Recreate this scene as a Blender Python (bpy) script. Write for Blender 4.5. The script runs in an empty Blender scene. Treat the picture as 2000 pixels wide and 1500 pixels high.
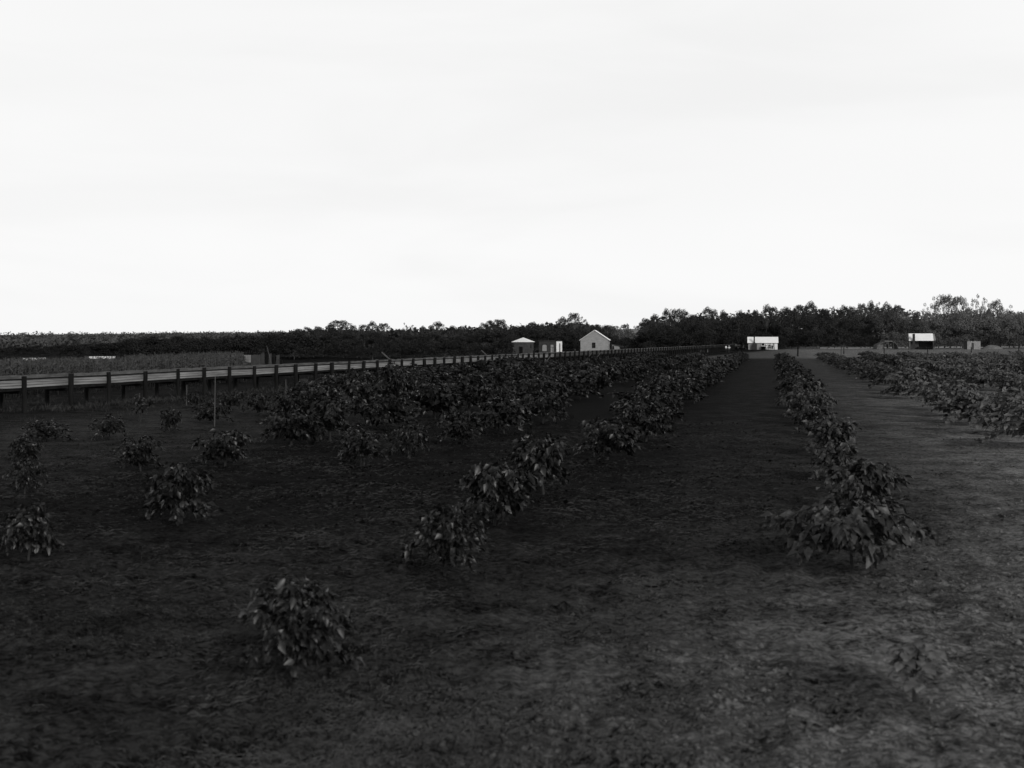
import bpy, bmesh, math, random
import numpy as np
from mathutils import Vector, Matrix, Euler

rng = random.Random(7)
C = bpy.context.scene.collection
SC = bpy.context.scene
H = 3.5            # eye height in metres
F = 2200.0         # focal length in pixels of the 2000 px wide photograph
HZ = 660.0         # horizon row in the photograph

# ------------------------------------------------------------------ camera
cam = bpy.data.cameras.new('camera')
cam.lens = 36.0 * F / 2000.0
cam.sensor_width = 36.0
cam.shift_y = -(750.0 - HZ) / 2000.0
cam.clip_start = 0.1
cam.clip_end = 20000
cam.dof.use_dof = True
cam.dof.focus_distance = 80.0
cam.dof.aperture_fstop = 1.6
camo = bpy.data.objects.new('camera', cam)
camo.location = (0, 0, H)
camo.rotation_euler = (math.radians(90), 0, 0)
C.objects.link(camo)
SC.camera = camo

# ------------------------------------------------------------------ sky
SUN_EL, SUN_AZ = math.radians(24), math.radians(152)   # azimuth clockwise from +Y: behind the camera, to its right
world = bpy.data.worlds.new('World')
SC.world = world
world.use_nodes = True
wt = world.node_tree
for n in list(wt.nodes):
    wt.nodes.remove(n)
def wn(t, **kw):
    n = wt.nodes.new(t)
    for k, v in kw.items():
        setattr(n, k, v)
    return n
def wmath(op, a, b=None, clamp=False):
    n = wn('ShaderNodeMath', operation=op, use_clamp=clamp)
    for i, v in enumerate((a, b)):
        if v is None:
            continue
        if isinstance(v, (int, float)):
            n.inputs[i].default_value = v
        else:
            wt.links.new(v, n.inputs[i])
    return n.outputs[0]
sky = wn('ShaderNodeTexSky', sky_type='NISHITA', sun_disc=False)
sky.sun_elevation = SUN_EL
sky.sun_rotation = SUN_AZ
sky.dust_density = 4.0
bw = wn('ShaderNodeRGBToBW')
wt.links.new(sky.outputs[0], bw.inputs[0])
tc = wn('ShaderNodeTexCoord')
sep = wn('ShaderNodeSeparateXYZ')
wt.links.new(tc.outputs['Generated'], sep.inputs[0])
ramp = wn('ShaderNodeValToRGB')                       # overcast deck: bright near the horizon, dimmed overhead to keep the ground dark
wt.links.new(sep.outputs['Z'], ramp.inputs[0])
els = ramp.color_ramp.elements
els[0].position = 0.0; els[0].color = (1.0, 1.0, 1.0, 1)
els[1].position = 1.0; els[1].color = (0.16, 0.16, 0.16, 1)
e = els.new(0.30); e.color = (0.98, 0.98, 0.98, 1)
e = els.new(0.50); e.color = (0.24, 0.24, 0.24, 1)
def cloud(scale, detail, lo, hi, stretch, off):
    m = wn('ShaderNodeMapping')
    m.inputs['Scale'].default_value = stretch
    m.inputs['Location'].default_value = off
    wt.links.new(tc.outputs['Generated'], m.inputs[0])
    n = wn('ShaderNodeTexNoise')
    n.inputs['Scale'].default_value = scale
    n.inputs['Detail'].default_value = detail
    n.inputs['Roughness'].default_value = 0.5
    n.inputs['Distortion'].default_value = 0.4
    wt.links.new(m.outputs[0], n.inputs[0])
    r = wn('ShaderNodeMapRange', interpolation_type='SMOOTHSTEP')
    r.inputs[1].default_value = lo; r.inputs[2].default_value = hi
    wt.links.new(n.outputs[0], r.inputs[0])
    return r.outputs[0]
c1 = cloud(2.3, 4, 0.42, 0.68, (1.0, 1.0, 5.0), (0.35, 0.0, 0.15))
c2 = cloud(1.2, 2, 0.45, 0.75, (1.0, 1.0, 4.0), (3.1, 1.0, 0.0))
cl = wmath('SUBTRACT', 1.0, wmath('ADD', wmath('MULTIPLY', c1, 0.045), wmath('MULTIPLY', c2, 0.035)))
deck = wmath('MULTIPLY', wmath('MULTIPLY', ramp.outputs[0], cl), 8.3)
tot = wmath('ADD', wmath('MULTIPLY', deck, 0.93), wmath('MULTIPLY', bw.outputs[0], 0.05))
bg = wn('ShaderNodeBackground')
wt.links.new(tot, bg.inputs[0])
bg.inputs[1].default_value = 0.1
wo = wn('ShaderNodeOutputWorld')
wt.links.new(bg.outputs[0], wo.inputs[0])

sun = bpy.data.lights.new('sun', 'SUN')
sun.energy = 1.5
sun.angle = math.radians(12)
sun.color = (1.0, 0.985, 0.96)
suno = bpy.data.objects.new('sun', sun)
suno.rotation_euler = Vector((-math.sin(SUN_AZ) * math.cos(SUN_EL), -math.cos(SUN_AZ) * math.cos(SUN_EL), -math.sin(SUN_EL))).to_track_quat('-Z', 'Y').to_euler()
C.objects.link(suno)

SC.view_settings.view_transform = 'Standard'
SC.view_settings.look = 'None'
SC.view_settings.exposure = 0.3
SC.view_settings.gamma = 1.0
SC.render.engine = 'CYCLES'
SC.cycles.max_bounces = 5
SC.cycles.diffuse_bounces = 2
SC.cycles.glossy_bounces = 2
SC.cycles.use_denoising = True

# ------------------------------------------------------------------ helpers
def at(px, py, z=0.0):
    """point at height z seen at pixel (px, py) of the photograph"""
    Y = (H - z) * F / (py - HZ)
    return Vector(((px - 1000.0) * Y / F, Y, z))
def on(px, Y, z=0.0):
    return Vector(((px - 1000.0) * Y / F, Y, z))
def hgt(py, Y):
    return H - (py - HZ) * Y / F

class MB:
    """collects quads / tris"""
    def __init__(s):
        s.v, s.f = [], []
    def add(s, v, f):
        o = len(s.v)
        s.v.extend([tuple(p) for p in v])
        s.f.extend([tuple(i + o for i in q) for q in f])
        return s
    def box(s, x0, x1, y0, y1, z0, z1, M=None):
        v = [(x0,y0,z0),(x1,y0,z0),(x1,y1,z0),(x0,y1,z0),(x0,y0,z1),(x1,y0,z1),(x1,y1,z1),(x0,y1,z1)]
        if M is not None:
            v = [M @ Vector(p) for p in v]
        return s.add(v, [(3,2,1,0),(4,5,6,7),(0,1,5,4),(1,2,6,5),(2,3,7,6),(3,0,4,7)])
    def prism(s, poly, axis_from, axis_to):
        """poly: 2D (a,z) outline extruded along y from axis_from to axis_to"""
        n = len(poly)
        v = [(a, axis_from, z) for a, z in poly] + [(a, axis_to, z) for a, z in poly]
        f = [tuple(range(n)), tuple(range(2*n-1, n-1, -1))]
        for i in range(n):
            j = (i + 1) % n
            f.append((i, i + n, j + n, j))
        return s.add(v, f)
    def tube(s, pts, rad, n=6):
        pts = [Vector(p) for p in pts]
        rings = []
        for i, p in enumerate(pts):
            d = (pts[min(i+1, len(pts)-1)] - pts[max(i-1, 0)]).normalized()
            u = d.orthogonal().normalized(); w = d.cross(u)
            r = rad[i] if isinstance(rad, (list, tuple)) else rad
            rings.append([p + u*math.cos(6.2832*k/n)*r + w*math.sin(6.2832*k/n)*r for k in range(n)])
        v = [q for R_ in rings for q in R_]
        f = []
        for i in range(len(pts)-1):
            for k in range(n):
                f.append((i*n+k, i*n+(k+1)%n, (i+1)*n+(k+1)%n, (i+1)*n+k))
        f.append(tuple(range(n-1, -1, -1)))
        f.append(tuple(range((len(pts)-1)*n, len(pts)*n)))
        return s.add(v, f)
    def mesh(s, name, mat, smooth=False):
        m = bpy.data.meshes.new(name)
        m.from_pydata(s.v, [], s.f)
        m.materials.append(mat)
        if smooth:
            m.polygons.foreach_set('use_smooth', [True]*len(m.polygons))
        m.update()
        return m
    def build(s, name, mat, parent=None, smooth=False):
        return link(name, s.mesh(name, mat, smooth), parent)

def link(name, mesh, parent=None):
    o = bpy.data.objects.new(name, mesh)
    C.objects.link(o)
    if parent is not None:
        o.parent = parent
    return o
def tag(o, label=None, cat=None, group=None, kind=None):
    if label: o['label'] = label
    if cat: o['category'] = cat
    if group: o['group'] = group
    if kind: o['kind'] = kind
    return o
def empty(name, loc, rz=0.0, label=None, cat=None, group=None):
    o = bpy.data.objects.new(name, None)
    o.empty_display_size = 0.2
    o.location = loc
    o.rotation_euler = (0, 0, rz)
    C.objects.link(o)
    return tag(o, label, cat, group)
def dup(o, parent=None):
    c = o.copy()
    C.objects.link(c)
    if parent is not None:
        c.parent = parent
    for ch in list(o.children):
        dup(ch, c)
    return c

# ------------------------------------------------------------------ materials
def mat(name, base, rough=0.85, var=0.25, scale=3.0, metal=0.0, spec=0.3, bump=0.0, bscale=None, stretch=(1,1,1), detail=5, coord='Object'):
    m = bpy.data.materials.new(name)
    m.use_nodes = True
    t = m.node_tree
    b = t.nodes['Principled BSDF']
    b.inputs['Roughness'].default_value = rough
    b.inputs['Metallic'].default_value = metal
    b.inputs['Specular IOR Level'].default_value = spec
    tcn = t.nodes.new('ShaderNodeTexCoord')
    mp = t.nodes.new('ShaderNodeMapping')
    mp.inputs['Scale'].default_value = stretch
    t.links.new(tcn.outputs[coord], mp.inputs[0])
    n = t.nodes.new('ShaderNodeTexNoise')
    n.inputs['Scale'].default_value = scale
    n.inputs['Detail'].default_value = detail
    n.inputs['Roughness'].default_value = 0.62
    t.links.new(mp.outputs[0], n.inputs[0])
    r = t.nodes.new('ShaderNodeValToRGB')
    lo, hi = base*(1-var), base*(1+var)
    r.color_ramp.elements[0].position = 0.3; r.color_ramp.elements[0].color = (lo, lo, lo, 1)
    r.color_ramp.elements[1].position = 0.7; r.color_ramp.elements[1].color = (hi, hi, hi, 1)
    t.links.new(n.outputs[0], r.inputs[0])
    t.links.new(r.outputs[0], b.inputs['Base Color'])
    if bump:
        n2 = t.nodes.new('ShaderNodeTexNoise')
        n2.inputs['Scale'].default_value = bscale or scale*3
        n2.inputs['Detail'].default_value = 6
        t.links.new(mp.outputs[0], n2.inputs[0])
        bp = t.nodes.new('ShaderNodeBump')
        bp.inputs['Strength'].default_value = bump
        bp.inputs['Distance'].default_value = 0.05
        t.links.new(n2.outputs[0], bp.inputs['Height'])
        t.links.new(bp.outputs[0], b.inputs['Normal'])
    return m

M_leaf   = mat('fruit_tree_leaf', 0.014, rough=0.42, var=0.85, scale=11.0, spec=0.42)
M_leaf_d = mat('fogged_fruit_tree_leaf', 0.075, rough=0.5, var=0.7, scale=11.0, spec=0.4)  # lens fog over these rows painted into the leaf colour
M_leaf_p = mat('pale_fogged_fruit_tree_leaf', 0.095, rough=0.55, var=0.6, scale=11.0, spec=0.3)  # same leaf with a stronger fog veil in its colour
for m_, lo_, hi_ in ((M_leaf, .004, .042), (M_leaf_d, .028, .105)):     # leaf highlights painted in: most leaves dark, a few bright
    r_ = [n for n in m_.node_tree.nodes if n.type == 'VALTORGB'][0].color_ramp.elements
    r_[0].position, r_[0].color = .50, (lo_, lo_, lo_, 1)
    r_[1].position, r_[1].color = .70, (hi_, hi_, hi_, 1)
M_bark   = mat('fruit_tree_bark', 0.025, var=0.4, scale=14.0, bump=0.4)
M_gum    = mat('gum_leaf', 0.038, rough=0.85, var=0.3, scale=0.25, spec=0.1)
M_gum2   = mat('fogged_gum_leaf', 0.075, rough=0.85, var=0.3, scale=0.25, spec=0.1)  # gum leaf with some lens fog painted into its colour
M_gum3   = mat('pale_fogged_gum_leaf', 0.15, rough=0.85, var=0.3, scale=0.25, spec=0.1)  # heaviest fog veil put into the gum leaf colour
M_scrub3 = mat('fogged_scrub_leaf', 0.11, rough=0.85, var=0.4, scale=0.4, spec=0.1)  # scrub leaf lightened by painted-in lens fog
M_scrub  = mat('scrub_leaf', 0.026, rough=0.85, var=0.4, scale=0.4, spec=0.1)
M_trunk  = mat('gum_bark', 0.07, var=0.6, scale=1.2, stretch=(1,1,0.3))
M_far    = mat('distant_woods_leaf', 0.075, rough=0.8, var=0.35, scale=0.03, spec=0.1)  # haze on the far ridge put into the leaf colour
M_maize  = mat('maize_leaf', 0.062, rough=0.6, var=0.5, scale=1.6, spec=0.3)
M_grass  = mat('short_grass', 0.04, rough=0.8, var=0.5, scale=1.2, spec=0.1)
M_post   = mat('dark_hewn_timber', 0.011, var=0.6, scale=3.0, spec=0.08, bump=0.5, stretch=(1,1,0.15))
M_pale_t = mat('pale_bare_timber', 0.26, var=0.3, scale=5.0, bump=0.3, stretch=(1,1,0.2))
M_stake  = mat('bleached_stake_timber', 0.065, var=0.3, scale=5.0, stretch=(1,1,0.2))
M_rough  = mat('rough_weathered_board', 0.085, var=0.5, scale=1.3, bump=0.6, stretch=(1,1,3))
M_dark_w = mat('dark_wall_surface', 0.04, var=0.35, scale=1.5, bump=0.2)
M_grey_w = mat('grey_weatherboard', 0.27, var=0.25, scale=1.1, bump=0.2, stretch=(1,1,4))
M_mid_w  = mat('brownish_brick_wall', 0.05, var=0.3, scale=2.0, bump=0.2)
M_white  = mat('whitewash', 0.8, var=0.06, scale=1.5)
M_black  = mat('dark_interior', 0.006, var=0.3, scale=2.0, spec=0.1)
M_curt   = mat('pale_window_blind', 0.3, var=0.15, scale=3.0)
M_iron   = mat('galvanised_roof_iron', 0.9, rough=0.45, var=0.05, scale=1.1, metal=0.0, spec=0.6)
M_pipe   = mat('sooty_chimney_iron', 0.03, var=0.4, scale=3.0)
M_mound  = mat('turned_earth', 0.07, var=0.4, scale=1.5, bump=0.6)
M_dark_soil = mat('dark_damp_earth', 0.018, var=0.4, scale=1.5, bump=0.6)
M_straw  = mat('straw_heap', 0.13, var=0.3, scale=1.5, bump=0.6)
M_brush  = mat('brushwood', 0.11, var=0.5, scale=3.0, bump=0.6)
M_skin   = mat('skin', 0.2, var=0.1, scale=8.0)
M_cloth_w= mat('white_cotton', 0.75, var=0.08, scale=8.0)
M_cloth_d= mat('dark_wool', 0.02, var=0.3, scale=8.0)
M_cloth_g= mat('grey_cotton', 0.2, var=0.2, scale=8.0)
M_wire   = mat('fence_wire', 0.12, var=0.2, scale=2.0, metal=0.4)

# near wall of the trough: three planks with dark joints, some panels bleached
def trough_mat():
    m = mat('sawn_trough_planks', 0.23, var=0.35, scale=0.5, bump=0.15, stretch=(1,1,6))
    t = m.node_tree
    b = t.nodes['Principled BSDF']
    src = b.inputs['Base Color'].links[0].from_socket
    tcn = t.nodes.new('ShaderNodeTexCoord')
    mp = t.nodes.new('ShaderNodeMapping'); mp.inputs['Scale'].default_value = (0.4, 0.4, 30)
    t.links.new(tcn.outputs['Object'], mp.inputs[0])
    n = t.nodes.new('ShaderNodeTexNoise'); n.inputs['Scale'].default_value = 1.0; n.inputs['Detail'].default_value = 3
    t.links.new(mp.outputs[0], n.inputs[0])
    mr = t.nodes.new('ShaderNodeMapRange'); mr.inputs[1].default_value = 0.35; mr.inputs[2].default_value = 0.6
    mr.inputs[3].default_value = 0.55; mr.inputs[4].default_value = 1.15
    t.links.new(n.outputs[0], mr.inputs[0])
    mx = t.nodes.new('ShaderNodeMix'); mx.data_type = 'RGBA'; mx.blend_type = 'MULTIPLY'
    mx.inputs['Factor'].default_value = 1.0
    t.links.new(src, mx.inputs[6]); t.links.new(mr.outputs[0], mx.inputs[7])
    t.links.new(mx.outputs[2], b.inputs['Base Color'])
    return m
M_trough = trough_mat()

# ------------------------------------------------------------------ numpy value noise
_P = np.random.RandomState(3).rand(256, 256)
def vnoise(x, y):
    xi = np.floor(x).astype(int); yi = np.floor(y).astype(int)
    fx = x - xi; fy = y - yi
    fx = fx*fx*(3-2*fx); fy = fy*fy*(3-2*fy)
    a = _P[xi & 255, yi & 255]; b = _P[(xi+1) & 255, yi & 255]
    c = _P[xi & 255, (yi+1) & 255]; d = _P[(xi+1) & 255, (yi+1) & 255]
    return (a*(1-fx)+b*fx)*(1-fy) + (c*(1-fx)+d*fx)*fy
def fbm(x, y, o=4):
    s = 0; a = 1.0; t = 0
    for i in range(o):
        s = s + a*(vnoise(x*2**i + 17*i, y*2**i + 31*i) - 0.5); t += a; a *= 0.55
    return s/t

# ------------------------------------------------------------------ ground
def axis(fine0, fine1, step, lo, hi, growth):
    a = list(np.arange(fine0, fine1, step))
    s = step; x = fine1
    while x < hi:
        a.append(x); s *= growth; x += s
    a.append(hi)
    s = step; x = fine0 - step; pre = []
    while x > lo:
        pre.append(x); s *= growth; x -= s
    pre.append(lo)
    return np.array(pre[::-1] + a)
gx = axis(-9.0, 11.0, 0.055, -9000, 9000, 1.055)
gy = axis(7.5, 17.0, 0.05, -3000, 15000, 1.028)
GX, GY = np.meshgrid(gx, gy)
GZ = np.zeros_like(GX)
near = np.clip(1 - (GY - 10) / 55.0, 0, 1) * (GY > 3)
along = GX - 0.2318*GY
GZ += near * (0.075*fbm(GX*1.5, GY*1.5, 3) + 0.08*fbm(GX*4.0 + 4*fbm(GX*.5, GY*.5, 2), GY*5.0, 3) + 0.045*fbm(GX*11, GY*15, 2))
GZ += near*0.05*np.maximum(0, fbm(GX*5.3+40, GY*6.0+11, 2)-.08)*2.2
GZ += 0.018*near*np.sin(along*2*math.pi/0.75 + 3*fbm(GX*0.4, GY*0.4, 2)) 
GZ -= near*0.03
gm = bpy.data.meshes.new('ground')
nx, ny = len(gx), len(gy)
idx = np.arange(nx*ny).reshape(ny, nx)
quads = np.stack([idx[:-1,:-1], idx[:-1,1:], idx[1:,1:], idx[1:,:-1]], -1).reshape(-1, 4)
gm.vertices.add(nx*ny)
gm.vertices.foreach_set('co', np.stack([GX, GY, GZ], -1).ravel().astype(np.float32))
gm.loops.add(quads.size)
gm.loops.foreach_set('vertex_index', quads.ravel().astype(np.int32))
gm.polygons.add(len(quads))
gm.polygons.foreach_set('loop_start', np.arange(0, quads.size, 4, dtype=np.int32))
gm.polygons.foreach_set('loop_total', np.full(len(quads), 4, dtype=np.int32))
gm.update(calc_edges=True)
gm.polygons.foreach_set('use_smooth', np.ones(len(quads), dtype=bool))

def ground_mat():
    m = bpy.data.materials.new('tilled_soil')
    m.use_nodes = True
    t = m.node_tree
    b = t.nodes['Principled BSDF']
    b.inputs['Roughness'].default_value = 0.95
    b.inputs['Specular IOR Level'].default_value = 0.02
    def N(ty, **k):
        n = t.nodes.new(ty)
        for a, v in k.items(): setattr(n, a, v)
        return n
    def mth(op, a, c=None, cl=False):
        n = N('ShaderNodeMath', operation=op, use_clamp=cl)
        for i, v in enumerate((a, c)):
            if v is None: continue
            if isinstance(v, (int, float)): n.inputs[i].default_value = v
            else: t.links.new(v, n.inputs[i])
        return n.outputs[0]
    def noise(scale, detail, stretch=(1,1,1), rough=0.6, dist=0.0):
        mp = N('ShaderNodeMapping'); mp.inputs['Scale'].default_value = stretch
        t.links.new(g, mp.inputs[0])
        n = N('ShaderNodeTexNoise')
        n.inputs['Scale'].default_value = scale; n.inputs['Detail'].default_value = detail
        n.inputs['Roughness'].default_value = rough; n.inputs['Distortion'].default_value = dist
        t.links.new(mp.outputs[0], n.inputs[0])
        return n.outputs[0]
    def smooth(v, lo, hi):
        r = N('ShaderNodeMapRange', interpolation_type='SMOOTHSTEP')
        r.inputs[1].default_value = lo; r.inputs[2].default_value = hi
        t.links.new(v, r.inputs[0]); return r.outputs[0]
    geo = N('ShaderNodeNewGeometry'); g = geo.outputs['Position']
    sp = N('ShaderNodeSeparateXYZ'); t.links.new(g, sp.inputs[0])
    X, Y = sp.outputs['X'], sp.outputs['Y']
    big = noise(0.11, 4)
    mid = noise(1.1, 6, (1, 1.2, 1), 0.68, 0.3)
    fine = noise(9.0, 6, (1, 1.25, 1), 0.75, 0.3)
    # lens-fog veil painted into soil away from the flume, a darker band mid-orchard, uneven boundaries
    row = mth('SUBTRACT', X, mth('MULTIPLY', Y, 0.2318))
    wob = mth('MULTIPLY', mth('SUBTRACT', big, 0.5), 7.0)
    paler = mth('MULTIPLY', smooth(mth('ADD', mth('ADD', row, mth('MULTIPLY', wob, 0.6)), mth('MULTIPLY', mth('SUBTRACT', 1.0, smooth(Y, 9.0, 26.0)), 6.0)), 0.0, 12.5), mth('SUBTRACT', 1.0, mth('MULTIPLY', smooth(Y, 30.0, 105.0), 0.72)))  # lens fog lifted into the soil colour, weaker with distance
    mid_dark = mth('MULTIPLY', smooth(mth('ADD', Y, mth('MULTIPLY', wob, 0.5)), 9.5, 26.0), mth('MULTIPLY', smooth(mth('ADD', row, wob), -27.0, -12.0), mth('SUBTRACT', 1.0, smooth(mth('ADD', row, mth('MULTIPLY', wob, 0.4)), -5.5, 6.0))))
    fl = mth('SUBTRACT', X, mth('SUBTRACT', mth('MULTIPLY', Y, 0.345), 42.0))
    verge = mth('SUBTRACT', 1.0, smooth(mth('ADD', fl, mth('MULTIPLY', mth('SUBTRACT', mid, 0.5), 5.0)), 1.0, 10.0))
    edge = mth('ADD', mth('SUBTRACT', Y, mth('MULTIPLY', X, 0.12)), mth('MULTIPLY', mth('SUBTRACT', mid, 0.5), 14.0))
    yard = mth('MULTIPLY', smooth(edge, 178.0, 198.0), smooth(fl, 2.0, 8.0))
    c = mth('SUBTRACT', 0.037, mth('MULTIPLY', mid_dark, 0.028))
    c = mth('ADD', c, mth('MULTIPLY', paler, 0.19))
    c = mth('SUBTRACT', c, mth('MULTIPLY', verge, 0.022))
    beyond = mth('MULTIPLY', mth('SUBTRACT', 1.0, smooth(fl, -3.0, -1.0)), smooth(Y, 75.0, 95.0))
    c = mth('SUBTRACT', c, mth('MULTIPLY', beyond, 0.017))
    c = mth('ADD', c, mth('MULTIPLY', yard, 0.07))
    v = mth('ADD', 0.02, mth('ADD', mth('MULTIPLY', smooth(mid, 0.34, 0.66), 0.75), mth('MULTIPLY', smooth(fine, 0.38, 0.64), 1.1)))
    v = mth('MULTIPLY', v, mth('ADD', 0.82, mth('MULTIPLY', smooth(noise(0.45, 3, (1, 1.5, 1), 0.5, 1.0), 0.36, 0.64), 0.36)))
    c = mth('MULTIPLY', c, v)
    t.links.new(c, b.inputs['Base Color'])
    bp = N('ShaderNodeBump'); bp.inputs['Strength'].default_value = 0.9; bp.inputs['Distance'].default_value = 0.08
    hsum = mth('ADD', mth('MULTIPLY', fine, 0.6), mth('ADD', mth('MULTIPLY', mid, 0.9), mth('MULTIPLY', noise(22.0, 4, (0.8, 2.0, 1), 0.7), 0.3)))
    t.links.new(hsum, bp.inputs['Height'])
    t.links.new(bp.outputs[0], b.inputs['Normal'])
    return m
gm.materials.append(ground_mat())
tag(link('ground', gm), kind='structure')

def ground_z(x, y):
    i = np.clip(np.searchsorted(gx, x) - 1, 0, nx-2); j = np.clip(np.searchsorted(gy, y) - 1, 0, ny-2)
    u = (x - gx[i])/(gx[i+1]-gx[i]); v = (y - gy[j])/(gy[j+1]-gy[j])
    return (GZ[j,i]*(1-u) + GZ[j,i+1]*u)*(1-v) + (GZ[j+1,i]*(1-u) + GZ[j+1,i+1]*u)*v

# loose clods and dried litter left on the tilled surface
def soil_scatter(n, r, power):
    t = r.uniform(0, 1, n)
    y = 8.2*(48.0/8.2)**(t**power)
    x = (y*.5 + 2.6)*r.uniform(-1, 1, n)
    keep = fbm(x*.5, y*.5, 2) + r.normal(0, .16, n) > -.06
    return x[keep], y[keep]
sr = np.random.RandomState(14)
x, y = soil_scatter(42000, sr, 1.15)
n_ = len(x)
z = ground_z(x, y)
rad = sr.gamma(2.0, .0075, n_) + .008
octa = np.array([[1,0,0],[-1,0,0],[0,1,0],[0,-1,0],[0,0,.75],[0,0,-.6],[.6,.6,.35],[-.6,.5,.3]])
cv = np.stack([x, y, z + rad*.25], 1)[:, None, :] + octa[None, :6]*rad[:, None, None]*sr.uniform(.6, 1.35, (n_, 6, 3))
cf = np.array([[0,2,4],[2,1,4],[1,3,4],[3,0,4],[2,0,5],[1,2,5],[3,1,5],[0,3,5]])
def raw_mesh(name, V, Fc, material):
    m = bpy.data.meshes.new(name); k = Fc.shape[1]
    m.vertices.add(len(V)); m.vertices.foreach_set('co', V.astype(np.float32).ravel())
    m.loops.add(Fc.size); m.loops.foreach_set('vertex_index', Fc.astype(np.int32).ravel())
    m.polygons.add(len(Fc)); m.polygons.foreach_set('loop_start', np.arange(0, Fc.size, k, dtype=np.int32))
    m.polygons.foreach_set('loop_total', np.full(len(Fc), k, dtype=np.int32)); m.update(calc_edges=True); m.materials.append(material)
    return m
tag(link('soil_clods', raw_mesh('soil_clods', cv.reshape(-1, 3), (cf[None] + np.arange(n_)[:, None, None]*6).reshape(-1, 3), gm.materials[0])), 'loose crumbs and clods of soil over the tilled field', 'soil clods', kind='stuff')
x, y = soil_scatter(115000, sr, 1.1)
n_ = len(x)
a_ = sr.normal(0, .75, n_) + 6*fbm(x*.4, y*.4, 2); ln = sr.uniform(.05, .16, n_)
dx, dy = np.cos(a_)*ln, np.sin(a_)*ln
x2, y2 = x + dx, y + dy; xm, ym = x + dx*.5 - dy*.18, y + dy*.5 + dx*.18
w_ = sr.uniform(.0022, .005, n_)
up1 = sr.uniform(.006, .03, n_)
P0 = np.stack([x, y, ground_z(x, y) + .006], 1); P1 = np.stack([xm, ym, ground_z(xm, ym) + up1], 1); P2_ = np.stack([x2, y2, ground_z(x2, y2) + .008], 1)
side = np.stack([-dy/ln*w_, dx/ln*w_, w_*.8], 1)
lv = np.stack([P0-side*.5, P0+side*.5, P1-side, P1+side, P2_], 1).reshape(-1, 3)
b_ = np.arange(n_)[:, None]*5
lf = np.concatenate([b_ + np.array([[0,1,3]]), b_ + np.array([[0,3,2]]), b_ + np.array([[2,3,4]])])
tag(link('dry_litter', raw_mesh('dry_litter', lv, lf, mat('dry_weed_litter', .05, var=.6, scale=1.2, spec=.1))), 'matted dried weeds and fine litter over the tilled soil', 'litter', kind='stuff')

# ------------------------------------------------------------------ flume (timber water channel on posts)
RIM = [(0,741),(43,739.5),(133,737.2),(240,732.5),(345,726.3),(450,720.7),(500,718.8),(550,716.8),(600,715),(700,710),(750,708),(800,705.5),(850,702.7),(900,700),(950,697.5),(1000,695.4),(1050,692),(1100,690),(1150,687.6),(1200,684.6),(1250,682.4),(1300,679.6),(1350,677.2),(1400,675.1),(1437,673.6)]
RIMZ = 1.55
pts = [at(x, y, RIMZ) for x, y in RIM]
PF = np.polyfit([p.y for p in pts], [p.x for p in pts], 2)
def fx_(Y): return float(np.polyval(PF, Y))
def fslope(Y): return float(np.polyval(np.polyder(PF), Y))
def flume_Y(px):
    lo, hi = 10.0, 600.0
    for _ in range(60):
        mid = 0.5*(lo+hi)
        if (fx_(mid)*F/mid + 1000) < px: lo = mid
        else: hi = mid
    return lo
def frame_at(Y):
    d = Vector((fslope(Y), 1.0, 0)).normalized()
    n = Vector((-d.y, d.x, 0))             # towards the far side of the flume
    return Vector((fx_(Y), Y, 0)), d, n
posts_px = [-60,43,133,208,279,343,394,444,493,535,574,612,645,677,706,734,759,782,804,826,846,865,884,900,916,931,945,959,973,985,997,1009,1019,1030,1040,1050,1060,1071]
post_Y = [flume_Y(p) for p in posts_px]
while post_Y[-1] < 318:
    post_Y.append(post_Y[-1] + 2.3)
post_Y = [post_Y[0]-9, post_Y[0]-6, post_Y[0]-3] + post_Y
flume = empty('flume', (fx_(100), 100, 0), 0, 'long grey timber water flume carried on dark posts past the orchard', 'flume')
FO = Vector((fx_(100), 100, 0))
def fmesh(mb, name, m, smooth=False):
    mb.v = [(p[0]-FO.x, p[1]-FO.y, p[2]-FO.z) for p in mb.v]
    return mb.build(name, m, flume, smooth)
stations = list(post_Y) + [post_Y[-1] + 8*i for i in range(1, 3)]
def strip(mb, off0, off1, z0f, z1f, sub=1, lo=0.0, hi=9e9):
    """continuous rectangular section between two lateral offsets along the flume"""
    ys = []
    for a, b_ in zip(stations[:-1], stations[1:]):
        for k in range(sub): ys.append(a + (b_-a)*k/sub)
    ys.append(stations[-1])
    ys = [y for y in ys if lo <= y <= hi]
    v, f = [], []
    for i, Y in enumerate(ys):
        p, d, n = frame_at(Y)
        z0, z1 = z0f(i, Y), z1f(i, Y)
        for o, z in ((off0, z0), (off1, z0), (off1, z1), (off0, z1)):
            q = p + n*o; v.append((q.x, q.y, z))
    for i in range(len(ys)-1):
        for k in range(4):
            a = i*4+k; b_ = i*4+(k+1) % 4
            f.append((a, a+4, b_+4, b_))
    f.append((0, 1, 2, 3)); L = (len(ys)-1)*4; f.append((L+3, L+2, L+1, L))
    mb.add(v, f)
frng = random.Random(5)
sag = {Y: frng.uniform(-0.012, 0.012) for Y in stations}
sg = lambda Y: sag.get(Y, 0.0)
mb = MB()
SPL = post_Y[41]
mb2 = MB()
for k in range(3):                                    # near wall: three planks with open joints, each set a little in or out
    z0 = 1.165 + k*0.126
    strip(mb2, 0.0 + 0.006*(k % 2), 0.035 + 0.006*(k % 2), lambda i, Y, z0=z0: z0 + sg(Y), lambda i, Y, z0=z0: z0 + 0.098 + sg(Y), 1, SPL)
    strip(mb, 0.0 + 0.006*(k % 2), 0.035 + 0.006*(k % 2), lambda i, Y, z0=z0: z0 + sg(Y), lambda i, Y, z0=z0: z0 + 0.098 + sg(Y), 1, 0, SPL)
fmesh(mb, 'plank_wall', M_trough)
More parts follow.
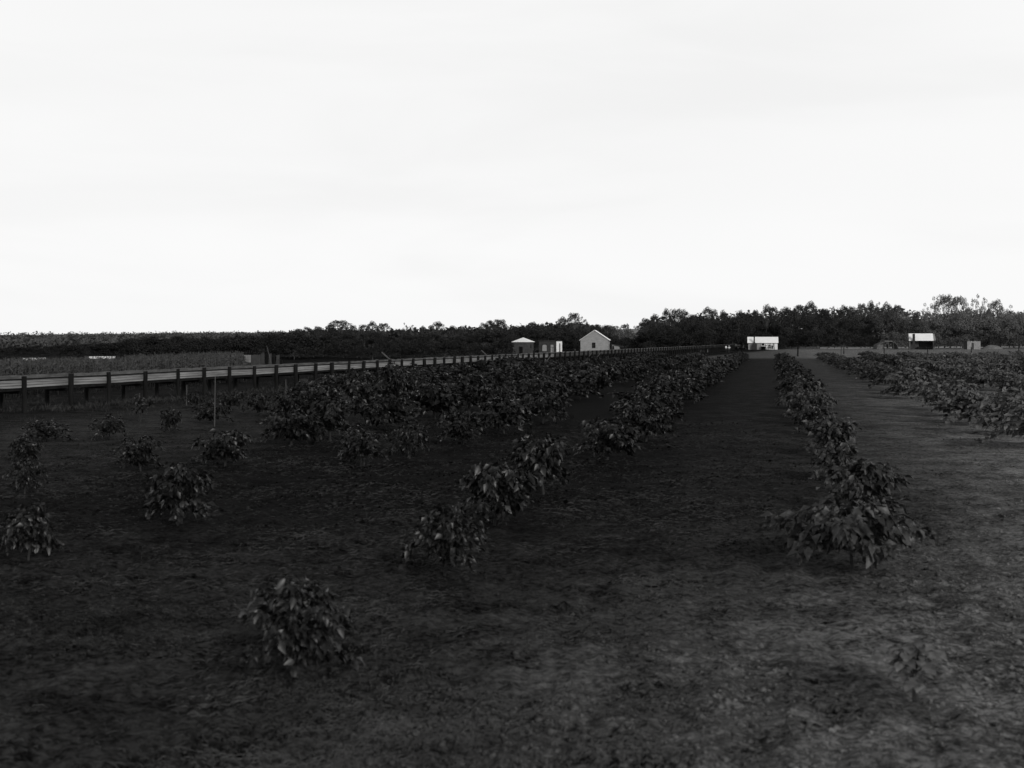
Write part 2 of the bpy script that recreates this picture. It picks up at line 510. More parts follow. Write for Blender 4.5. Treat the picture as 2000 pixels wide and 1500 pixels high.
fmesh(mb2, 'far_plank_wall', M_dark_w)['label'] = 'darker planks of the far stretch'  # far stretch in a darker material
mb = MB(); strip(mb, -0.03, 0.05, lambda i, Y: 1.525 + sg(Y), lambda i, Y: 1.59 + sg(Y)); fmesh(mb, 'top_rail', M_post)
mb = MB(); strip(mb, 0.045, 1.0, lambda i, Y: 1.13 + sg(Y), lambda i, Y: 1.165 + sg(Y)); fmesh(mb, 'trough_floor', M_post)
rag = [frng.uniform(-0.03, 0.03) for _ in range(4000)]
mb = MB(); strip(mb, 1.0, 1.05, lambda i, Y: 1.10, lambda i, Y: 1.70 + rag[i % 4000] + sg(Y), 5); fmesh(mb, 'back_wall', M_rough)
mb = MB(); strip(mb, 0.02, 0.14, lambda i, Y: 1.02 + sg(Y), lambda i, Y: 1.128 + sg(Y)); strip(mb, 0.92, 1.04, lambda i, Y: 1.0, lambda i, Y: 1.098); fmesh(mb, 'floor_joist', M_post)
def post_mesh(seed, h, w):
    r = random.Random(seed); m = MB(); n = 8
    P = []; R_ = []
    for k in range(6):
        z = -0.15 + (h+0.15)*k/5
        P.append((r.uniform(-.012, .012), r.uniform(-.012, .012), z)); R_.append(w*(1.06 - 0.02*k + r.uniform(-.05, .05)))
    m.tube(P, R_, n)
    return m.mesh('post', M_post)
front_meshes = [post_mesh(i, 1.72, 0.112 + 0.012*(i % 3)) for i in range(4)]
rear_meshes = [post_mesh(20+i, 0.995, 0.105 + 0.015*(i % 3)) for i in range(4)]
far_posts = MB(); bearers = MB(); nf = nr = nb = 0
for i, Y in enumerate(post_Y):
    p, d, n = frame_at(Y)
    a = math.atan2(d.y, d.x)
    ppx = 1000 + p.x*F/p.y
    tall = 0.2 if min(abs(ppx-1040), abs(ppx-1133)) < 4 else frng.uniform(-0.025, 0.025)
    for rear in (0, 1):
        q = p + n*(1.25 if rear else -0.17)
        cap = 42 if rear else 58
        if (nr if rear else nf) < cap:
            o = link('post', rng.choice(rear_meshes if rear else front_meshes), flume)
            o.location = q - FO
            o.rotation_euler = (frng.uniform(-.02, .02), frng.uniform(-.025, .025), frng.uniform(0, 6))
            o.scale = (frng.uniform(.85, 1.15),)*2 + (1 + (0 if rear else tall),)
            if rear: nr += 1
            else: nf += 1
        else:
            far_posts.tube([(q.x, q.y, -0.1), (q.x, q.y, 0.995 if rear else 1.72+tall)], 0.12, 6)
    A = p - n*0.06; B = p + n*1.38
    if nb < 70:
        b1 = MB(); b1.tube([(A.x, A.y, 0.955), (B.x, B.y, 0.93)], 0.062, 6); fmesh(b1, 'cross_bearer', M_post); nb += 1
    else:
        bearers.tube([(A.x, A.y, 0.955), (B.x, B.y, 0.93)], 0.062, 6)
tag(fmesh(far_posts, 'distant_post', M_post), kind='stuff')
tag(fmesh(bearers, 'distant_bearer', M_post), kind='stuff')
for (tx, ty, bx, by) in ((1072, 693, 1059.5, 710), (1152, 689, 1139.5, 706), (1170, 688.5, 1157.5, 705)):
    Y = flume_Y(tx); p, d, n = frame_at(Y); top = p - n*0.3 + Vector((0, 0, 1.45))
    bot = at(bx, by); bot = Vector((bot.x, Y - 3.0, 0)); bot.x = (bx-1000)*bot.y/F
    m = MB(); m.tube([bot, top], 0.055, 6); fmesh(m, 'brace', M_stake)

# ------------------------------------------------------------------ leaves
def leaf_cloud(pos, direc, size, r, droop=0.6, width=0.5, fold=0.25, curl=0.25):
    """one folded, drooping leaf (4 triangles) at each position; arrays in, (V, F) out"""
    n = len(pos)
    d = direc / np.linalg.norm(direc, axis=1, keepdims=True)
    up = np.tile(np.array([[0, 0, 1.0]]), (n, 1)) + r.normal(0, 0.45, (n, 3))
    side = np.cross(d, up); side /= np.linalg.norm(side, axis=1, keepdims=True) + 1e-6
    nor = np.cross(side, d)
    s = size[:, None]
    mid = pos + d*s*0.45
    tip = pos + d*s*0.98 - nor*s*curl
    L = mid + side*s*width*0.5 + nor*s*fold*0.35
    R_ = mid - side*s*width*0.5 + nor*s*fold*0.35
    mid = mid - nor*s*0.03
    V = np.stack([pos, L, mid, R_, tip], 1).reshape(-1, 3)
    b = np.arange(n)[:, None]*5
    Fc = np.concatenate([b+np.array([[0, 2, 1]]), b+np.array([[0, 3, 2]]), b+np.array([[1, 2, 4]]), b+np.array([[2, 3, 4]])], 0)
    return V, Fc
def np_mesh(name, V, Fc, material):
    m = bpy.data.meshes.new(name)
    k = Fc.shape[1]
    m.vertices.add(len(V)); m.vertices.foreach_set('co', V.astype(np.float32).ravel())
    m.loops.add(Fc.size); m.loops.foreach_set('vertex_index', Fc.astype(np.int32).ravel())
    m.polygons.add(len(Fc))
    m.polygons.foreach_set('loop_start', np.arange(0, Fc.size, k, dtype=np.int32))
    m.polygons.foreach_set('loop_total', np.full(len(Fc), k, dtype=np.int32))
    m.update(calc_edges=True)
    m.materials.append(material)
    return m

# ------------------------------------------------------------------ orchard of young fruit trees
def fruit_tree(seed, material, shoots=11, leaves=26, spread=0.62, top=1.0, lsize=0.17, stem=0.36):
    r = np.random.RandomState(seed)
    tr = MB(); P, D, S = [], [], []
    bend = r.uniform(-.05, .05, 2)
    head = Vector((bend[0], bend[1], stem))
    tr.tube([(0, 0, -0.06), (bend[0]*.4, bend[1]*.4, stem*.5), head], [0.028, 0.022, 0.02], 6)
    for k in range(shoots):
        a = 6.2832*(k + r.uniform(-.35, .35))/shoots
        reach = spread*r.uniform(.55, 1.1); rise = (top - stem)*r.uniform(.6, 1.0)
        if k % 4 == 0: reach *= 0.35; rise = (top - stem)*r.uniform(.85, 1.02)
        if k % 3 == 1: rise *= r.uniform(.15, .55)
        fall = r.uniform(.15, .6)*reach/spread
        c = []
        for i in range(7):
            u = i/6
            c.append(head + Vector((math.cos(a)*reach*u**0.8, math.sin(a)*reach*u**0.8, rise*math.sin(min(u*1.35, 1.57)) - fall*max(0, u-.55)**1.3*1.6)))
        tr.tube(c, [0.013 - 0.0016*i for i in range(7)], 4)
        for j in range(leaves):
            u = r.uniform(0.22, 1.0)*6; i = min(int(u), 5); q = c[i].lerp(c[i+1], u-i)
            out = r.uniform(-1.3, 1.3) + a
            d = np.array([math.cos(out), math.sin(out), r.uniform(-1.15, 0.25)])
            P.append(np.array(q) + r.normal(0, .045, 3)); D.append(d); S.append(lsize*r.uniform(.45, 1.35))
    V, Fc = leaf_cloud(np.array(P), np.array(D), np.array(S), r, width=0.58)
    V[:, 2] = np.maximum(V[:, 2], 0.05)
    return tr.mesh('trunk', M_bark), np_mesh('foliage', V, Fc, material)
protos = {}
for kind, material in (('dark', M_leaf), ('dusty', M_leaf_d), ('pale', M_leaf_p)):  # 'dusty' and 'pale' have lens fog painted into the leaf colour
    protos[kind] = [fruit_tree(40 + i, material, shoots=20 + i % 4, leaves=38 + 3*(i % 3), spread=.56 + .05*(i % 4), lsize=.125 + .012*(i % 3), stem=.22) for i in range(11)]
    protos[kind + '_wide'] = [fruit_tree(70 + i, material, shoots=30, leaves=34, spread=1.0, lsize=.17, stem=.26) for i in range(2)]
    protos[kind + '_sparse'] = [fruit_tree(80 + i, material, shoots=9, leaves=11, spread=.27, top=.95, lsize=.17, stem=.36) for i in range(2)]
    protos[kind + '_light'] = [fruit_tree(90 + i, material, shoots=14, leaves=18, spread=.6, lsize=.22, stem=.25) for i in range(3)]

ORD = 'first second third fourth fifth sixth seventh eighth ninth tenth eleventh twelfth'.split()
def row_side(m):
    if m < 0: return '%s row flumeward of the bare lane' % ORD[-m-1]
    return '%s row past the bare lane' % ORD[m]
# trees read one by one from the photograph: base pixel, height, width (m), row
NEAR = [
 (572,1318,1.05,1.2,-1,'dark'),(868,1124,1.08,1.3,-1,'dark'),(965,1024,1.3,1.5,-1,'dark'),(1062,962,1.42,1.65,-1,'dark'),(1185,898,1.3,2.1,-1,'dark'),
 (1262,862,1.4,2.2,-1,'dark'),
 (1788,1362,0.64,0.72,0,'pale_sparse'),(1664,1116,1.2,2.5,0,'dusty_wide'),(1690,1002,1.15,1.7,0,'dusty'),(1638,938,1.1,1.5,0,'dusty'),(1625,888,1.25,1.9,0,'dusty'),(1590,850,1.2,1.6,0,'dark'),  # 'dusty' kinds: lens fog painted into the leaf colour
 (350,1022,1.18,1.4,-2,'dark'),(55,1092,0.92,0.95,-2,'dark'),(705,908,1.0,1.5,-2,'dark'),(800,895,1.1,1.2,-2,'dark'),(905,868,1.15,1.8,-2,'dark'),(985,846,1.4,2.2,-2,'dark'),(1060,826,1.5,2.3,-2,'dark'),
 (440,908,0.95,1.4,-3,'dark'),(275,918,0.98,1.25,-3,'dark'),(48,962,0.85,1.0,-3,'dark'),(570,868,1.15,1.7,-3,'dark'),(645,862,1.5,1.9,-3,'dark'),(755,838,1.5,2.1,-3,'dark'),(850,818,1.55,2.2,-3,'dark'),(915,802,1.6,2.3,-3,'dark'),
 (48,905,0.85,1.0,-4,'dark'),(90,862,0.75,1.7,-4,'dark'),(215,858,0.9,1.35,-4,'dark'),(332,842,0.9,1.1,-4,'dark'),(415,828,0.95,1.3,-4,'dark'),
 (274,825,1.28,0.85,-5,'dark_sparse'),(450,802,.95,1.15,-5,'dark'),(600,786,1.2,1.4,-5,'dark'),(380,798,0.85,1.1,-5,'dark'),(505,812,1.0,1.2,-5,'dark'),(560,815,1.2,1.5,-5,'dark'),(625,812,1.4,1.8,-4,'dark'),(700,798,1.5,2.0,-4,'dark'),(765,792,1.7,1.7,-4,'dark'),(820,780,1.6,2.1,-4,'dark'),
]
trees = []
for (px, py, h, w, row, kind) in NEAR:
    p = at(px, py); k_ = 1.2 if row <= -3 and px > 380 else 1.0
    trees.append((p.y, p.x, h*(1 + .4*(k_-1)), w*k_, row, kind))
trng = random.Random(21)
for m in range(-6, 12):
    for j in range(0, 66):
        Y = 11.6 + 4.8*j + trng.uniform(-.6, .6)
        X = 0.2318*Y + 1.47 + 6.67*m + trng.uniform(-.35, .35)
        px = 1000 + X*F/Y; py = HZ + H*F/Y
        h = trng.uniform(1.3, 1.8); w = trng.uniform(1.9, 2.7)
        gone = trng.random() < 0.05
        if not (-60 < px < 2080): continue
        if X < fx_(Y) + 4.0: continue
        if Y > 186 + max(0, X-52)*0.12 + trng.uniform(-4, 4): continue
        if Y > 120: h *= .84
        elif m <= -1 and 45 < Y < 110: h *= 1.12; w *= 1.1
        if m >= 1: w *= 1.25; h *= 1.08
        elif m == 0: w *= .95
        if m <= -1 and Y > 60: w *= 1.15
        if any((X-t[1])**2 + ((Y-t[0])*.7)**2 < 2.5**2 for t in trees[:len(NEAR)]): continue
        if m <= -1 and Y < 47 and px < 1150: continue          # this corner is covered by the list above
        if m == 0 and Y < 42: continue
        if gone: continue
        trees.append((Y, X, h, w, m, 'pale' if m >= 1 and px > 1780 else 'dusty' if m >= 1 or (m == 0 and Y < 60) else 'dark'))  # 'dusty' and 'pale': lens fog in the leaf colour
trees.sort()
rest_V, rest_F, rest_n = [], [], 0
count = {}
GRP = 'young fruit trees planted in rows across the dark tilled field'
firsts = {}
made = 0
for (Y, X, h, w, row, kind) in trees:
    ms = protos[kind]
    k = trng.randrange(len(ms))
    rz = trng.uniform(0, 6.28)
    if made < 292:
        made += 1
        count[row] = count.get(row, 0) + 1
        c = count[row]
        desc = {'dark': 'bushy fruit tree', 'dusty': 'fogged fruit tree', 'pale': 'pale fogged fruit tree', 'pale_sparse': 'sparse pale fruit tree', 'dusty_wide': 'wide sprawling fruit tree', 'dusty_sparse': 'sparse little fruit tree', 'dark_sparse': 'thin fruit tree'}[kind]  # fog veil is in the leaf colour of the paler kinds
        if c <= 12: label = '%s, %s from the camera in the %s' % (desc, ORD[c-1], row_side(row))
        else: label = 'fruit tree merging into the distant end of the %s' % row_side(row)
        t = empty('fruit_tree', (X, Y, 0), rz, label, 'fruit tree', GRP)
        if (kind, k) not in firsts:
            a = link('trunk', ms[k][0], t); b = link('foliage', ms[k][1], t); firsts[(kind, k)] = (a, b)
        else:
            for s_ in firsts[(kind, k)]:
                cpy = s_.copy(); C.objects.link(cpy); cpy.parent = t
        bw_ = 2.1 if kind.endswith('wide') else (0.62 if kind.endswith('sparse') else 1.3)
        t.scale = (w/bw_, w/bw_*trng.uniform(.85, 1.1), h)
        t.rotation_euler[0] = trng.uniform(-.05, .05)
    else:
        ms = protos[kind + '_light']; me = ms[k % len(ms)][1]
        co = np.empty(len(me.vertices)*3, np.float32); me.vertices.foreach_get('co', co); co = co.reshape(-1, 3).copy()
        ca, sa = math.cos(rz), math.sin(rz)
        x_ = (co[:, 0]*ca - co[:, 1]*sa)*w/1.3 + X; y_ = (co[:, 0]*sa + co[:, 1]*ca)*w/1.3 + Y
        fi = np.empty(len(me.loops), np.int32); me.loops.foreach_get('vertex_index', fi)
        rest_V.append(np.stack([x_, y_, co[:, 2]*h], 1)); rest_F.append(fi.reshape(-1, 3) + rest_n); rest_n += len(co)
if rest_V:
    o = link('orchard_rows', np_mesh('orchard_rows', np.concatenate(rest_V), np.concatenate(rest_F), M_leaf_d))
    tag(o, 'distant rows of fruit trees running together at the end of the orchard', 'orchard rows', kind='stuff')
print('fruit trees', len(trees), 'individual', made)

# pale stakes among the trees
STK = [(271, 822, 768, 'in front of the thin fruit tree near the flume'), (364, 792, 752, 'between two flume posts, the shortest near the left trees'),
       (419, 832, 735, 'tallest of all, rising from a bushy tree'), (559, 800, 741, 'rising clear of the trees before the flume'),
       (997, 760, 727, 'alone in the dense middle rows'), (737, 745, 716, 'small one close under the flume')]
for (px, by, ty, why) in STK:
    p = at(px, by); h = hgt(ty, p.y)
    m = MB(); lean = rng.uniform(-.04, .04)
    m.tube([(0, 0, -.1), (lean*.5, 0, h*.5), (lean, 0, h)], [.025, .024, .02], 6)
    o = m.build('wooden_stake', M_stake); o.location = p
    tag(o, 'thin pale wooden stake, ' + why, 'stake', 'pale stakes in the orchard')
p = at(842, 724)
m = MB(); m.box(-.9, .9, -.12, .12, 0.0, .05); o = m.build('plank', M_pale_t); o.location = p; o.rotation_euler = (0, 0, 0.1)
tag(o, 'pale plank lying on the ground before the flume', 'plank')

# ------------------------------------------------------------------ grass and maize
gr = np.random.RandomState(9)
V, Fq = [], []
n0 = 0
P, D, S = [], [], []
for i in range(9000):
    Y = gr.uniform(45, 150); off = gr.uniform(-6.5, 16) if gr.rand() < .6 else gr.normal(0, 1.6)
    p, d, n = frame_at(Y)
    q = p + n*off
    if vnoise(np.array(q.x*.35), np.array(q.y*.35)) < 0.4: continue
    for k in range(3):
        a = gr.uniform(0, 6.28)
        P.append((q.x + gr.normal(0, .08), q.y + gr.normal(0, .08), 0)); D.append((math.cos(a)*.5, math.sin(a)*.5, 1.0)); S.append(gr.uniform(.08, .24) + (gr.uniform(.05, .25) if abs(off) < 1.2 else 0))
V, Fc = leaf_cloud(np.array(P), np.array(D), np.array(S), gr, width=.12, fold=.0, curl=.3)
tag(link('grass', np_mesh('grass', V, Fc, M_grass)), 'short grass and weeds growing under and behind the flume', 'grass', kind='stuff')

P, D, S = [], [], []
stalk = MB()
BACK = [(-60,703),(0,702.5),(60,701),(150,701),(230,700.5),(270,695),(330,693.5),(400,689),(450,688),(475,691)]
def back_y(px): return float(np.interp(px, [b[0] for b in BACK], [b[1] for b in BACK]))
for i in range(5200):
    Y = gr.uniform(50, 135); p, d, n = frame_at(Y)
    q = p + n*gr.uniform(10.0, 34.0)
    q.x = round(q.x/0.9)*0.9 + gr.normal(0, .1)
    px = 1000 + q.x*F/q.y
    if not (-140 < px < 476): continue
    hmax = hgt(back_y(px), q.y)
    if hmax < 1.15: continue
    h = min(gr.uniform(1.75, 2.25), hmax*(gr.uniform(.84, 1.06) + .16*float(fbm(np.array(q.x*.5), np.array(q.y*.35), 2))))
    stalk.tube([(q.x, q.y, 0), (q.x + gr.normal(0, .05), q.y, h)], [.018, .01], 3)
    nl = 9
    for k in range(nl):
        a = gr.uniform(0, 6.28)
        P.append((q.x, q.y, h*(.15 + .8*k/nl))); D.append((math.cos(a)*.75, math.sin(a)*.75, 0.7)); S.append(gr.uniform(.45, .8)*(1 - .35*k/nl))
    for k in range(3):
        a = gr.uniform(0, 6.28); P.append((q.x, q.y, h*.95)); D.append((math.cos(a)*.3, math.sin(a)*.3, 1)); S.append(.26)
V, Fc = leaf_cloud(np.array(P), np.array(D), np.array(S), gr, width=.13, fold=.1, curl=.5)
sv = np.array(stalk.v); sf = [f for f in stalk.f]
tri = [t for f in sf for t in ([f] if len(f) == 3 else [(f[0], f[1], f[2]), (f[0], f[2], f[3])])]
V2 = np.concatenate([V, sv]); F2 = np.concatenate([Fc, np.array(tri) + len(V)])
tag(link('maize_crop', np_mesh('maize_crop', V2, F2, M_maize)), 'dense field of tall maize standing behind the flume', 'maize crop', kind='stuff')

# ------------------------------------------------------------------ hills and far woods
RIDGE = [(-400,657),(0,657),(60,656),(150,653.5),(250,651.5),(340,650),(450,648.5),(560,647),(700,645),(850,642),(950,641),(1050,640),(1150,636),(1190,634),(1215,632.5),(1240,632),(1270,634),(1400,642),(1700,646),(2000,648),(2400,650)]
HY = 1500.0
def ridge_h(px): return max(2.0, hgt(float(np.interp(px, [r[0] for r in RIDGE], [r[1] for r in RIDGE])), HY) )
hv, hf = [], []
cols = list(range(-400, 2401, 5)); prof = [(-480, -.04), (-330, .18), (-180, .5), (-60, .86), (60, 1.0), (400, .8), (1200, -.05)]
for px in cols:
    x = (px-1000)*HY/F; top = max(.5, ridge_h(px) - 6.5)
    for dy, k in prof:
        hv.append((x*(1 + dy/HY*.3), HY + dy, top*k + (1.2*fbm(np.array(px*.03), np.array(dy*.01)) if 0 < k < 1.1 else -.5)))
for i in range(len(cols)-1):
    for j in range(len(prof)-1):
        a = i*len(prof)+j; hf.append((a, a+len(prof), a+len(prof)+1, a+1))
m = MB(); m.add(hv, hf)
M_hill = mat('wooded_hill_ground', 0.03, var=0.35, scale=0.02, coord='Object')
o = m.build('hills', M_hill, smooth=True); tag(o, kind='structure')
o.data.materials.append(mat('dry_grass_clearing', 0.17, var=0.35, scale=0.03))
hm_ = o.data
for pl in hm_.polygons:
    i, j = divmod(pl.index, len(prof)-1)
    if 1200 + (i*7 % 4) <= cols[i] <= 1246 - (i*5 % 4) and 1 <= j <= 3: pl.material_index = 1
fr = np.random.RandomState(12)
P, D, S = [], [], []
def blob_leaves(c, rx, ry, rz, n, size, r, P, D, S, lowcut=-1.0):
    d = r.normal(0, 1, (n*2, 3)); d /= np.linalg.norm(d, axis=1, keepdims=True)
    d = d[d[:, 2] > lowcut][:n]
    rad = r.uniform(.35, 1.0, (len(d), 1))**.45
    q = np.array(c) + d*rad*np.array([rx, ry, rz])
    P.extend(q); D.extend(d*np.array([1, 1, .4]) + r.normal(0, .7, d.shape) + np.array([0, 0, -.25])); S.extend(size*r.uniform(.6, 1.3, len(d)))
for i in range(3600):
    px = fr.uniform(-150, 2150) if i % 3 else fr.uniform(-60, 620)
    dy = fr.uniform(-400, 70)
    k = float(np.interp(dy, [p[0] for p in prof], [p[1] for p in prof]))
    top = max(.5, ridge_h(px) - 6.5)*k
    Yh = HY + dy; x = (px-1000)*HY/F*(1 + dy/HY*.3)
    if 1203 < px < 1248 and -400 < dy < -5 and fr.rand() < .93: continue
    hh = fr.uniform(3.2, 6.6) + (fr.uniform(0, 3.5) if fr.rand() < .2 else 0)
    blob_leaves((x, Yh, top + hh*.55), fr.uniform(3.5, 6), fr.uniform(3.5, 6), hh*.5, 40, 2.0, fr, P, D, S, -.8)
for i in range(1700):                                  # low scrub over the plain this side of the hill
    px = fr.uniform(-120, 640); Yh = fr.uniform(360, 1150); hh = fr.uniform(2.2, 4.2)
    blob_leaves((on(px, Yh).x, Yh, hh*.45), fr.uniform(3, 6), 3.5, hh*.55, 30, 1.3, fr, P, D, S, -.8)
V, Fc = leaf_cloud(np.array(P), np.array(D), np.array(S), fr, width=.75)
tag(link('far_woods', np_mesh('far_woods', V, Fc, M_far)), 'far wooded hillside along the skyline beyond the tree belt', 'woods', kind='stuff')

# ------------------------------------------------------------------ gum trees and scrub
def gum(seed, height, crown_w, clusters, per, leaf, crown_base=0.35, material=M_gum, flat=0.6, open_=False):
    r = np.random.RandomState(seed)
    tr = MB(); P, D, S = [], [], []
    lean = r.uniform(-.06, .06, 2)*height
    fork = Vector((lean[0]*.4, lean[1]*.4, height*crown_base))
    tr.tube([(0, 0, -.3), (lean[0]*.2, lean[1]*.2, height*crown_base*.5), fork, (lean[0]*.8, lean[1]*.8, height*.72)], [height*.022, height*.018, height*.015, height*.006], 7)
    for c in range(clusters):
        a = r.uniform(0, 6.28); u = r.uniform(0, 1)**.6
        rad = crown_w*.5*u
        zt = crown_base + (1-crown_base)*(.12 + .8*r.uniform(0, 1)**.75*(1 - .55*u*u))
        s = crown_w*r.uniform(.13, .24)
        ctr = Vector((lean[0]*.7 + math.cos(a)*rad, lean[1]*.7 + math.sin(a)*rad, height*zt))
        if ctr.z + s*flat > height: ctr.z = height - s*flat
        mid = fork.lerp(ctr, .55) + Vector((0, 0, -.05*height))
        tr.tube([fork.lerp(Vector((lean[0]*.8, lean[1]*.8, height*.72)), r.uniform(0, .8)), mid, ctr], [height*.008, height*.005, height*.002], 5)
        blob_leaves(ctr, s, s, s*flat, per, leaf, r, P, D, S, -.55)
    V, Fc = leaf_cloud(np.array(P), np.array(D), np.array(S), r, width=.6)
    return tr.mesh('trunk', M_trunk), np_mesh('crown', V, Fc, material)
G_dense = [gum(200+i, 12.0, 9.0, 28, 190, .42, .28) for i in range(4)]
def dome(seed, sparse):
    """tall bare stem, forked limbs, foliage only in a rounded cap of separate clumps; 12 m high, 8 m across"""
    r = np.random.RandomState(seed)
    tr = MB(); P, D, S = [], [], []
    fork = Vector((r.uniform(-.4, .4), r.uniform(-.4, .4), 5.2))
    tr.tube([(0, 0, -.3), fork*.5, fork], [.26, .2, .17], 7)
    for c in range(11 if sparse else 19):
        a = 6.2832*(c*.618 + r.uniform(-.06, .06)); u = math.sqrt((c+.5)/(11 if sparse else 19))
        zz = 7.4 + 3.9*math.sqrt(max(0, 1-u*u)) + r.uniform(-.9, .25)
        if sparse: zz -= r.uniform(0, 1.6)
        sz = r.uniform(.5, .8) if sparse else r.uniform(.75, 1.15)
        ctr = Vector((math.cos(a)*3.3*u, math.sin(a)*3.3*u, min(zz, 12 - sz*.6)))
        tr.tube([fork, fork.lerp(ctr, .6) - Vector((0, 0, .35)), ctr], [.1, .06, .03], 5)
        blob_leaves(ctr, sz*1.15, sz*1.15, sz*.7, 70 if sparse else 105, .34, r, P, D, S, -.75)
    V, Fc = leaf_cloud(np.array(P), np.array(D), np.array(S), r, width=.65)
    return tr.mesh('trunk', M_trunk), np_mesh('crown', V, Fc, M_gum)
G_dome = [dome(400+i, False) for i in range(5)]
G_sparse = [dome(430+i, True) for i in range(4)]
G_open  = [gum(230+i, 12.0, 8.0, 15, 90, .45, .45, flat=.5) for i in range(4)]
G_scrub = [gum(260+i, 5.0, 5.5, 22, 170, .3, .08, M_scrub, .75) for i in range(4)]
TOP = [(560,648),(580,640),(600,637),(620,636),(640,630),(660,625),(685,632),(700,637),(705,632),(730,628),(755,632),(760,640),(790,630),(800,638),(830,636),(850,630),(865,634),(875,637),(920,637),(940,630),(950,624),(975,622),(990,627),(1000,634),(1040,628),(1060,622),(1075,630),(1090,620),(1120,610),(1130,618),(1145,622),(1155,633),(1170,634),(1200,640),(1240,646),(1262,622),(1275,616),(1290,612),(1297,602),(1320,601),(1335,602),(1345,608),(1360,612),(1377,600),(1390,598),(1400,603),(1413,606),(1425,612),(1440,607),(1460,604),(1485,604),(1492,595),(1508,594),(1515,598),(1540,598),(1560,595),(1575,590),(1590,592),(1600,600),(1630,598),(1640,594),(1660,595),(1680,591),(1700,588),(1713,585),(1730,590),(1750,592),(1765,592),(1780,600),(1790,605),(1800,603),(1803,588),(1820,578),(1830,573),(1850,572),(1870,575),(1885,580),(1890,583),(1900,575),(1910,572),(1925,576),(1935,585),(1955,590),(1965,597),(1985,596),(2000,597),(2100,596)]
def top_y(px): return float(np.interp(px, [t[0] for t in TOP], [t[1] for t in TOP]))
def where(px):
    for x, w in ((700, 'beyond the flume, past the small shack'), (860, 'beyond the leaning boards behind the flume'), (990, 'just before the hip roofed hut'), (1048, 'behind the hip roofed hut'), (1125, 'behind the flat roofed building'),
                 (1200, 'behind the gabled barn'), (1300, 'between the barn and the hillside gap'), (1440, 'behind the two people in white shirts'), (1540, 'behind the hut with people outside'),
                 (1700, 'between the two bright roofed huts'), (1770, 'behind the brushwood shelter'), (1830, 'behind the open fronted hut'), (9999, 'behind the plank shed and straw heap')):
        if px < x: return w
def recolour(protos_, m):
    out = []
    for a, b in protos_:
        c = b.copy(); c.materials.clear(); c.materials.append(m); out.append((a, c))
    return out
G_dense = [G_dense, recolour(G_dense, M_gum2), recolour(G_dense, M_gum3)]
G_dome = [G_dome, recolour(G_dome, M_gum2), recolour(G_dome, M_gum3)]
G_sparse = [G_sparse, recolour(G_sparse, M_gum2), recolour(G_sparse, M_gum3)]
G_open = [G_open, recolour(G_open, M_gum2), recolour(G_open, M_gum3)]
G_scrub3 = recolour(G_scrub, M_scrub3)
tree_first = {}
def plant(protos_, name, px, Y, h, base_h, wscale, label, cat, group, r):
    k = r.randrange(len(protos_)); key = (id(protos_), k)
    t = empty(name, on(px, Y), r.uniform(0, 6.28), label, cat, group)
    if key not in tree_first:
        tree_first[key] = (link('trunk', protos_[k][0], t), link('crown', protos_[k][1], t))
    else:
        for s_ in tree_first[key]:
            c = s_.copy(); C.objects.link(c); c.parent = t
    t.scale = (h/base_h*wscale, h/base_h*wscale, h/base_h)
    return t
pr = random.Random(33)
# tall crowns that make the skyline, each where its top shows
PEAKS = [(583,18,640,0),(600,18,637,0),(622,22,636,0),(645,20,632,0),(664,38,624,0),(690,12,633,0),(712,20,632,0),(728,18,627,0),(748,22,630,0),(792,13,629,1),(806,14,632,1),(826,10,636,0),(854,26,628,0),(885,20,636,0),(908,16,632,1),(945,18,629,0),(957,16,624,0),(977,26,622,0),(1005,20,634,0),(1040,18,627,0),(1060,16,621,1),(1075,12,629,0),(1098,18,618,0),(1120,24,609,0),(1140,18,616,1),(1165,16,631,0),(1185,16,633,0),
 (1262,24,620,0),(1280,20,613,0),(1302,16,602,0),(1320,24,600,0),(1336,16,604,0),(1352,14,612,0),(1383,20,599,0),(1395,14,602,0),(1412,14,605,0),(1445,18,606,0),(1462,14,603,1),(1476,14,603,0),(1498,20,594,0),(1512,16,597,0),(1535,24,597,0),(1562,26,593,0),(1582,24,588,0),(1612,20,600,0),(1630,20,597,1),(1650,18,593,0),(1664,18,594,0),(1682,18,590,0),(1700,18,587,0),(1716,14,584,1),(1732,16,589,0),(1752,20,591,0),(1770,14,594,1),(1790,14,604,0),(1808,18,590,1),(1824,20,577,1),(1845,32,571,0),(1868,28,573,0),(1888,18,580,1),(1906,24,571,1),(1924,20,575,1),(1945,24,582,0),(1972,22,594,1),(1992,20,595,1),(2015,24,595,0),(2040,26,594,0)]
for (px, wpx, ty, sp) in PEAKS:
    far = px > 1230
    Y = pr.uniform(385, 420) if far else pr.uniform(330, 360)
    h = hgt(ty - .6, Y)
    mm = 2 if px > 1795 else (1 if px > 1660 else 0)
    k_ = (1.25 if sp else 1.42)*wpx*Y/F/8.0 * 12.0/h
    plant((G_sparse if sp else G_dome)[mm], 'gum_tree', px, Y, h, 12.0, k_,
          ('thin open crowned gum tree ' if sp else 'dark dome crowned gum tree ') + where(px), 'tree', 'gum trees in the belt across the skyline', pr)
MASS = [(560,650),(600,646),(640,643),(700,643),(760,644),(850,641),(930,639),(960,634),(1000,637),(1040,634),(1075,632),(1090,628),(1120,626),(1145,630),(1155,636),(1200,641),(1240,647),(1262,628),(1290,618),(1345,614),(1410,612),(1440,610),(1485,608),(1560,602),(1600,603),(1640,601),(1700,597),(1760,599),(1790,609),(1850,606),(1900,602),(1960,606),(2000,606),(2120,606)]
def mass_y(px): return float(np.interp(px, [t[0] for t in MASS], [t[1] for t in MASS]))
